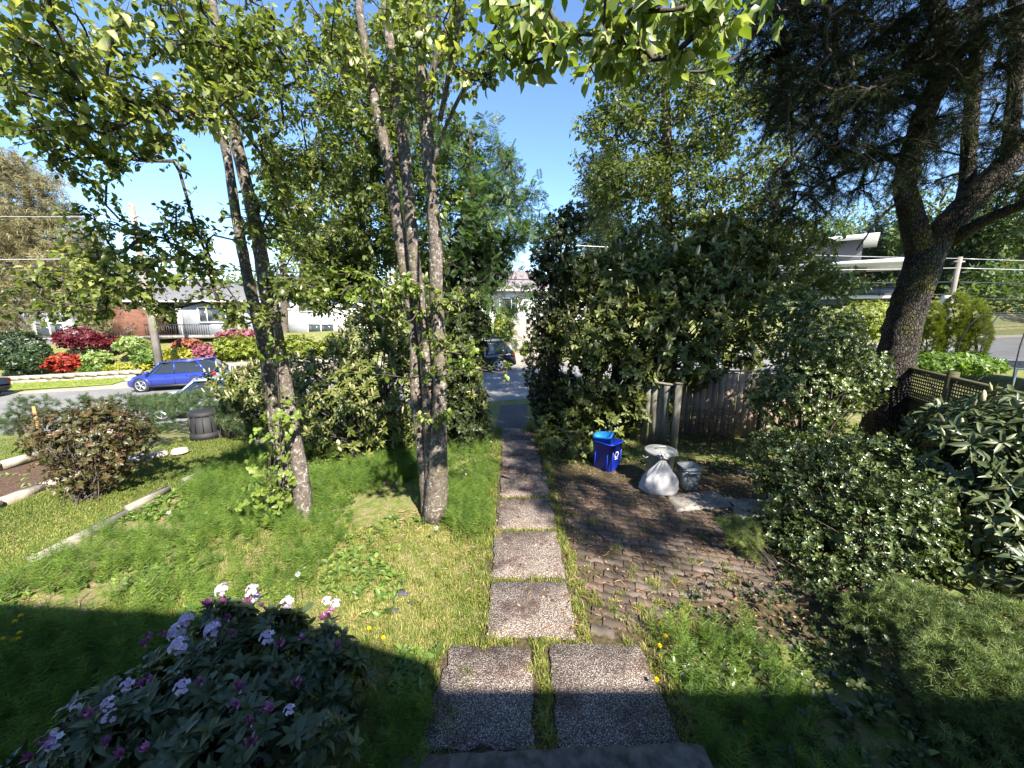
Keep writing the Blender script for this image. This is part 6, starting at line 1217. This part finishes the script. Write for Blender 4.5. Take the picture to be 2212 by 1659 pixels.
# ================================================================== FAR TREES, FOREST, MOUNTAIN
def far_tree(x, y, h, w, mat, label, kind='round'):
    z0 = float(height(x, y)); root = empty('far_tree', (x, y, z0), label, 'tree', 'trees beyond the houses'); b = MB(); b.tube([(x, y, z0), (x + .2, y, z0 + h * .5), (x, y, z0 + h * .93)], [h * .025, h * .018, .03], 7)
    for k in range(9):
        a = k * 2.4; f = .35 + .06 * k; L = w * (.75 if kind == 'round' else 1 - f); b.tube([(x, y, z0 + h * f), (x + L * .5 * math.cos(a), y + L * .5 * math.sin(a), z0 + h * (f + .1)), (x + L * math.cos(a), y + L * math.sin(a), z0 + h * (f + .14))], [h * .009, h * .005, .01], 4)
    b.build('trunk', M['barkC'], root)
    if kind == 'round': bl = [(np.array([x + rng.normal() * w * .4, y + rng.normal() * w * .4, z0 + h * rng.uniform(.4, .88)]), np.array([w * .5, w * .5, h * .16]) * rng.uniform(.7, 1.15)) for _ in range(10)]
    else: bl = [(np.array([x, y, z0 + h * f]), np.array([w * (1.05 - f), w * (1.05 - f), h * .08])) for f in np.linspace(.2, .97, 10)]
    p, nr = sample_blobs(bl, int(520 + 10 * h), .35, gap=.25); n = len(p); per = 3; d = unit(np.repeat(nr, per, 0) + .8 * rng.standard_normal((n * per, 3)) - [0, 0, .2]); pp = np.repeat(p, per, 0) + .3 * rng.standard_normal((n * per, 3))
    MB().scatter(DIAM if kind == 'round' else TUFT, pp, d, rng.standard_normal(d.shape) * .6 + [0, 0, 1], rng.uniform(.5, 1.1, n * per) * (.6 if kind == 'round' else 1.0), np.clip(.45 + .25 * rng.standard_normal(n * per), 0, 1)).build('crown', M[mat], root)
sides = ['leftmost', 'second', 'third', 'fourth', 'fifth', 'sixth', 'seventh', 'eighth', 'ninth', 'tenth', 'eleventh', 'twelfth']
for i_, (u, Y, top, kind) in enumerate(((1500, 62, 470, 'cone'), (1580, 66, 460, 'round'), (1680, 64, 450, 'cone'), (1760, 60, 455, 'round'), (1830, 66, 440, 'round'), (1900, 58, 450, 'cone'), (1970, 56, 400, 'round'), (2045, 52, 370, 'round'), (2120, 50, 360, 'cone'), (2190, 48, 350, 'round'), (2260, 46, 340, 'round'), (2330, 44, 330, 'round'))):
    x, y, zt = P(u, top, Y); z0 = float(height(x, y)); far_tree(x, y, max(6, zt - z0), 4.6 if kind == 'round' else 3.6, 'far' if kind == 'round' else 'farc', f'{sides[i_]} from the left of the tall trees behind the modern house', kind)
for i_, (u, Y, top, kind, lab) in enumerate(((560, 45, 560, 'round', 'green tree behind the bungalow roof'), (700, 44, 540, 'round', 'bushy tree behind the white house chimney'), (760, 46, 470, 'cone', 'conifer behind the white house, left of the three-stemmed tree'), (860, 48, 480, 'round', 'rounded tree behind the white house, hidden by the rowan'), (960, 50, 520, 'round', 'rounded tree behind the path gap hedge'), (1230, 60, 560, 'round', 'distant tree left of the far fir'), (330, 48, 610, 'round', 'low tree behind the bungalow at left'), (200, 46, 600, 'round', 'low tree behind the far left house'))):
    x, y, zt = P(u, top, Y); z0 = float(height(x, y)); far_tree(x, y, max(5, zt - z0), 3.5 if kind == 'round' else 2.6, 'far' if kind == 'round' else 'farc', lab, kind)
# forest mass on the hill behind
n = 26000; x = rng.uniform(15, 190, n); y = rng.uniform(70, 130, n); tops = 9 + 4 * np.sin(x * .23) * np.cos(y * .19) + 2.5 * np.sin(x * .7 + y * .5); z = height(x, y) + tops * rng.random(n) ** .5
d = rng.standard_normal((n, 3)); tag(MB().scatter(DIAM, np.stack([x, y, z], -1), d, rng.standard_normal((n, 3)) + [0, 0, 1], rng.uniform(1.2, 2.6, n), rng.beta(2, 2, n)).build('forest', M['far']), 'dense mixed wood on the slope behind the right-hand houses', 'forest', kind='stuff')
n = 12000; x = rng.uniform(-90, 15, n); y = 75 + rng.uniform(0, 25, n) - x * .1; z = height(x, y) * 0 + 3.5 * rng.random(n) ** .6 + height(x, y); d = rng.standard_normal((n, 3))
tag(MB().scatter(DIAM, np.stack([x, y, z], -1), d, rng.standard_normal((n, 3)) + [0, 0, 1], rng.uniform(1.0, 2.2, n), rng.beta(2, 2, n)).build('far_thicket', M['far']), 'low distant thicket behind the left-hand houses', 'forest', kind='stuff')
n = 90000; x = rng.uniform(20, 95, n); y = rng.uniform(26, 60, n); s_ = RD[0] * x + RD[1] * y; t_ = ND[0] * x + ND[1] * y; k = (t_ > 24.2 + 1.5 * np.sin(s_ * .6)) & (((t_ > 44) & (t_ < 52)) | ((s_ > 46) & (t_ < 33))); x, y = x[k], y[k]; n = len(x)
z = height(x, y) + (2.6 + 1.2 * np.sin(x * .5) * np.cos(y * .6) + .7 * np.sin(x * 1.3)) * rng.random(n) ** .5; tag(MB().scatter(DIAM, np.stack([x, y, z], -1), rng.standard_normal((n, 3)), rng.standard_normal((n, 3)) + [0, 0, 1], rng.uniform(.3, .75, n), rng.beta(2, 2.5, n)).build('undergrowth', M['far']), 'dense undergrowth below the wood right of the modern house', 'forest', kind='stuff')
# mountain: blue of distance haze put into its base colour
b = MB(); nx, ny = 90, 16; gx = np.linspace(-5200, 2600, nx); V = []
for j in range(ny):
    f = j / (ny - 1); r_ = math.sin(f * math.pi * .5); zz = (230 + 60 * np.sin(gx * .0021) + 35 * np.sin(gx * .006 + 1) + 14 * np.sin(gx * .019)) * r_ + (18 * np.sin(gx * .03 + j * 1.3) * r_)
    V.append(np.stack([gx, np.full(nx, 3000 + 900 * f) + 60 * np.sin(gx * .01 + j), zz - 8], -1))
V = np.concatenate(V); i = np.arange(ny - 1)[:, None] * nx + np.arange(nx - 1)[None]; b.add(V, np.stack([i, i + 1, i + 1 + nx, i + nx], -1).reshape(-1, 4))
tag(b.build('mountain', flat('haze_blue_mountain', (.07, .11, .17), .95, 0, .3, .004, .1), smooth=True), 'distant mountain ridge on the horizon, coloured blue for haze', kind='structure')
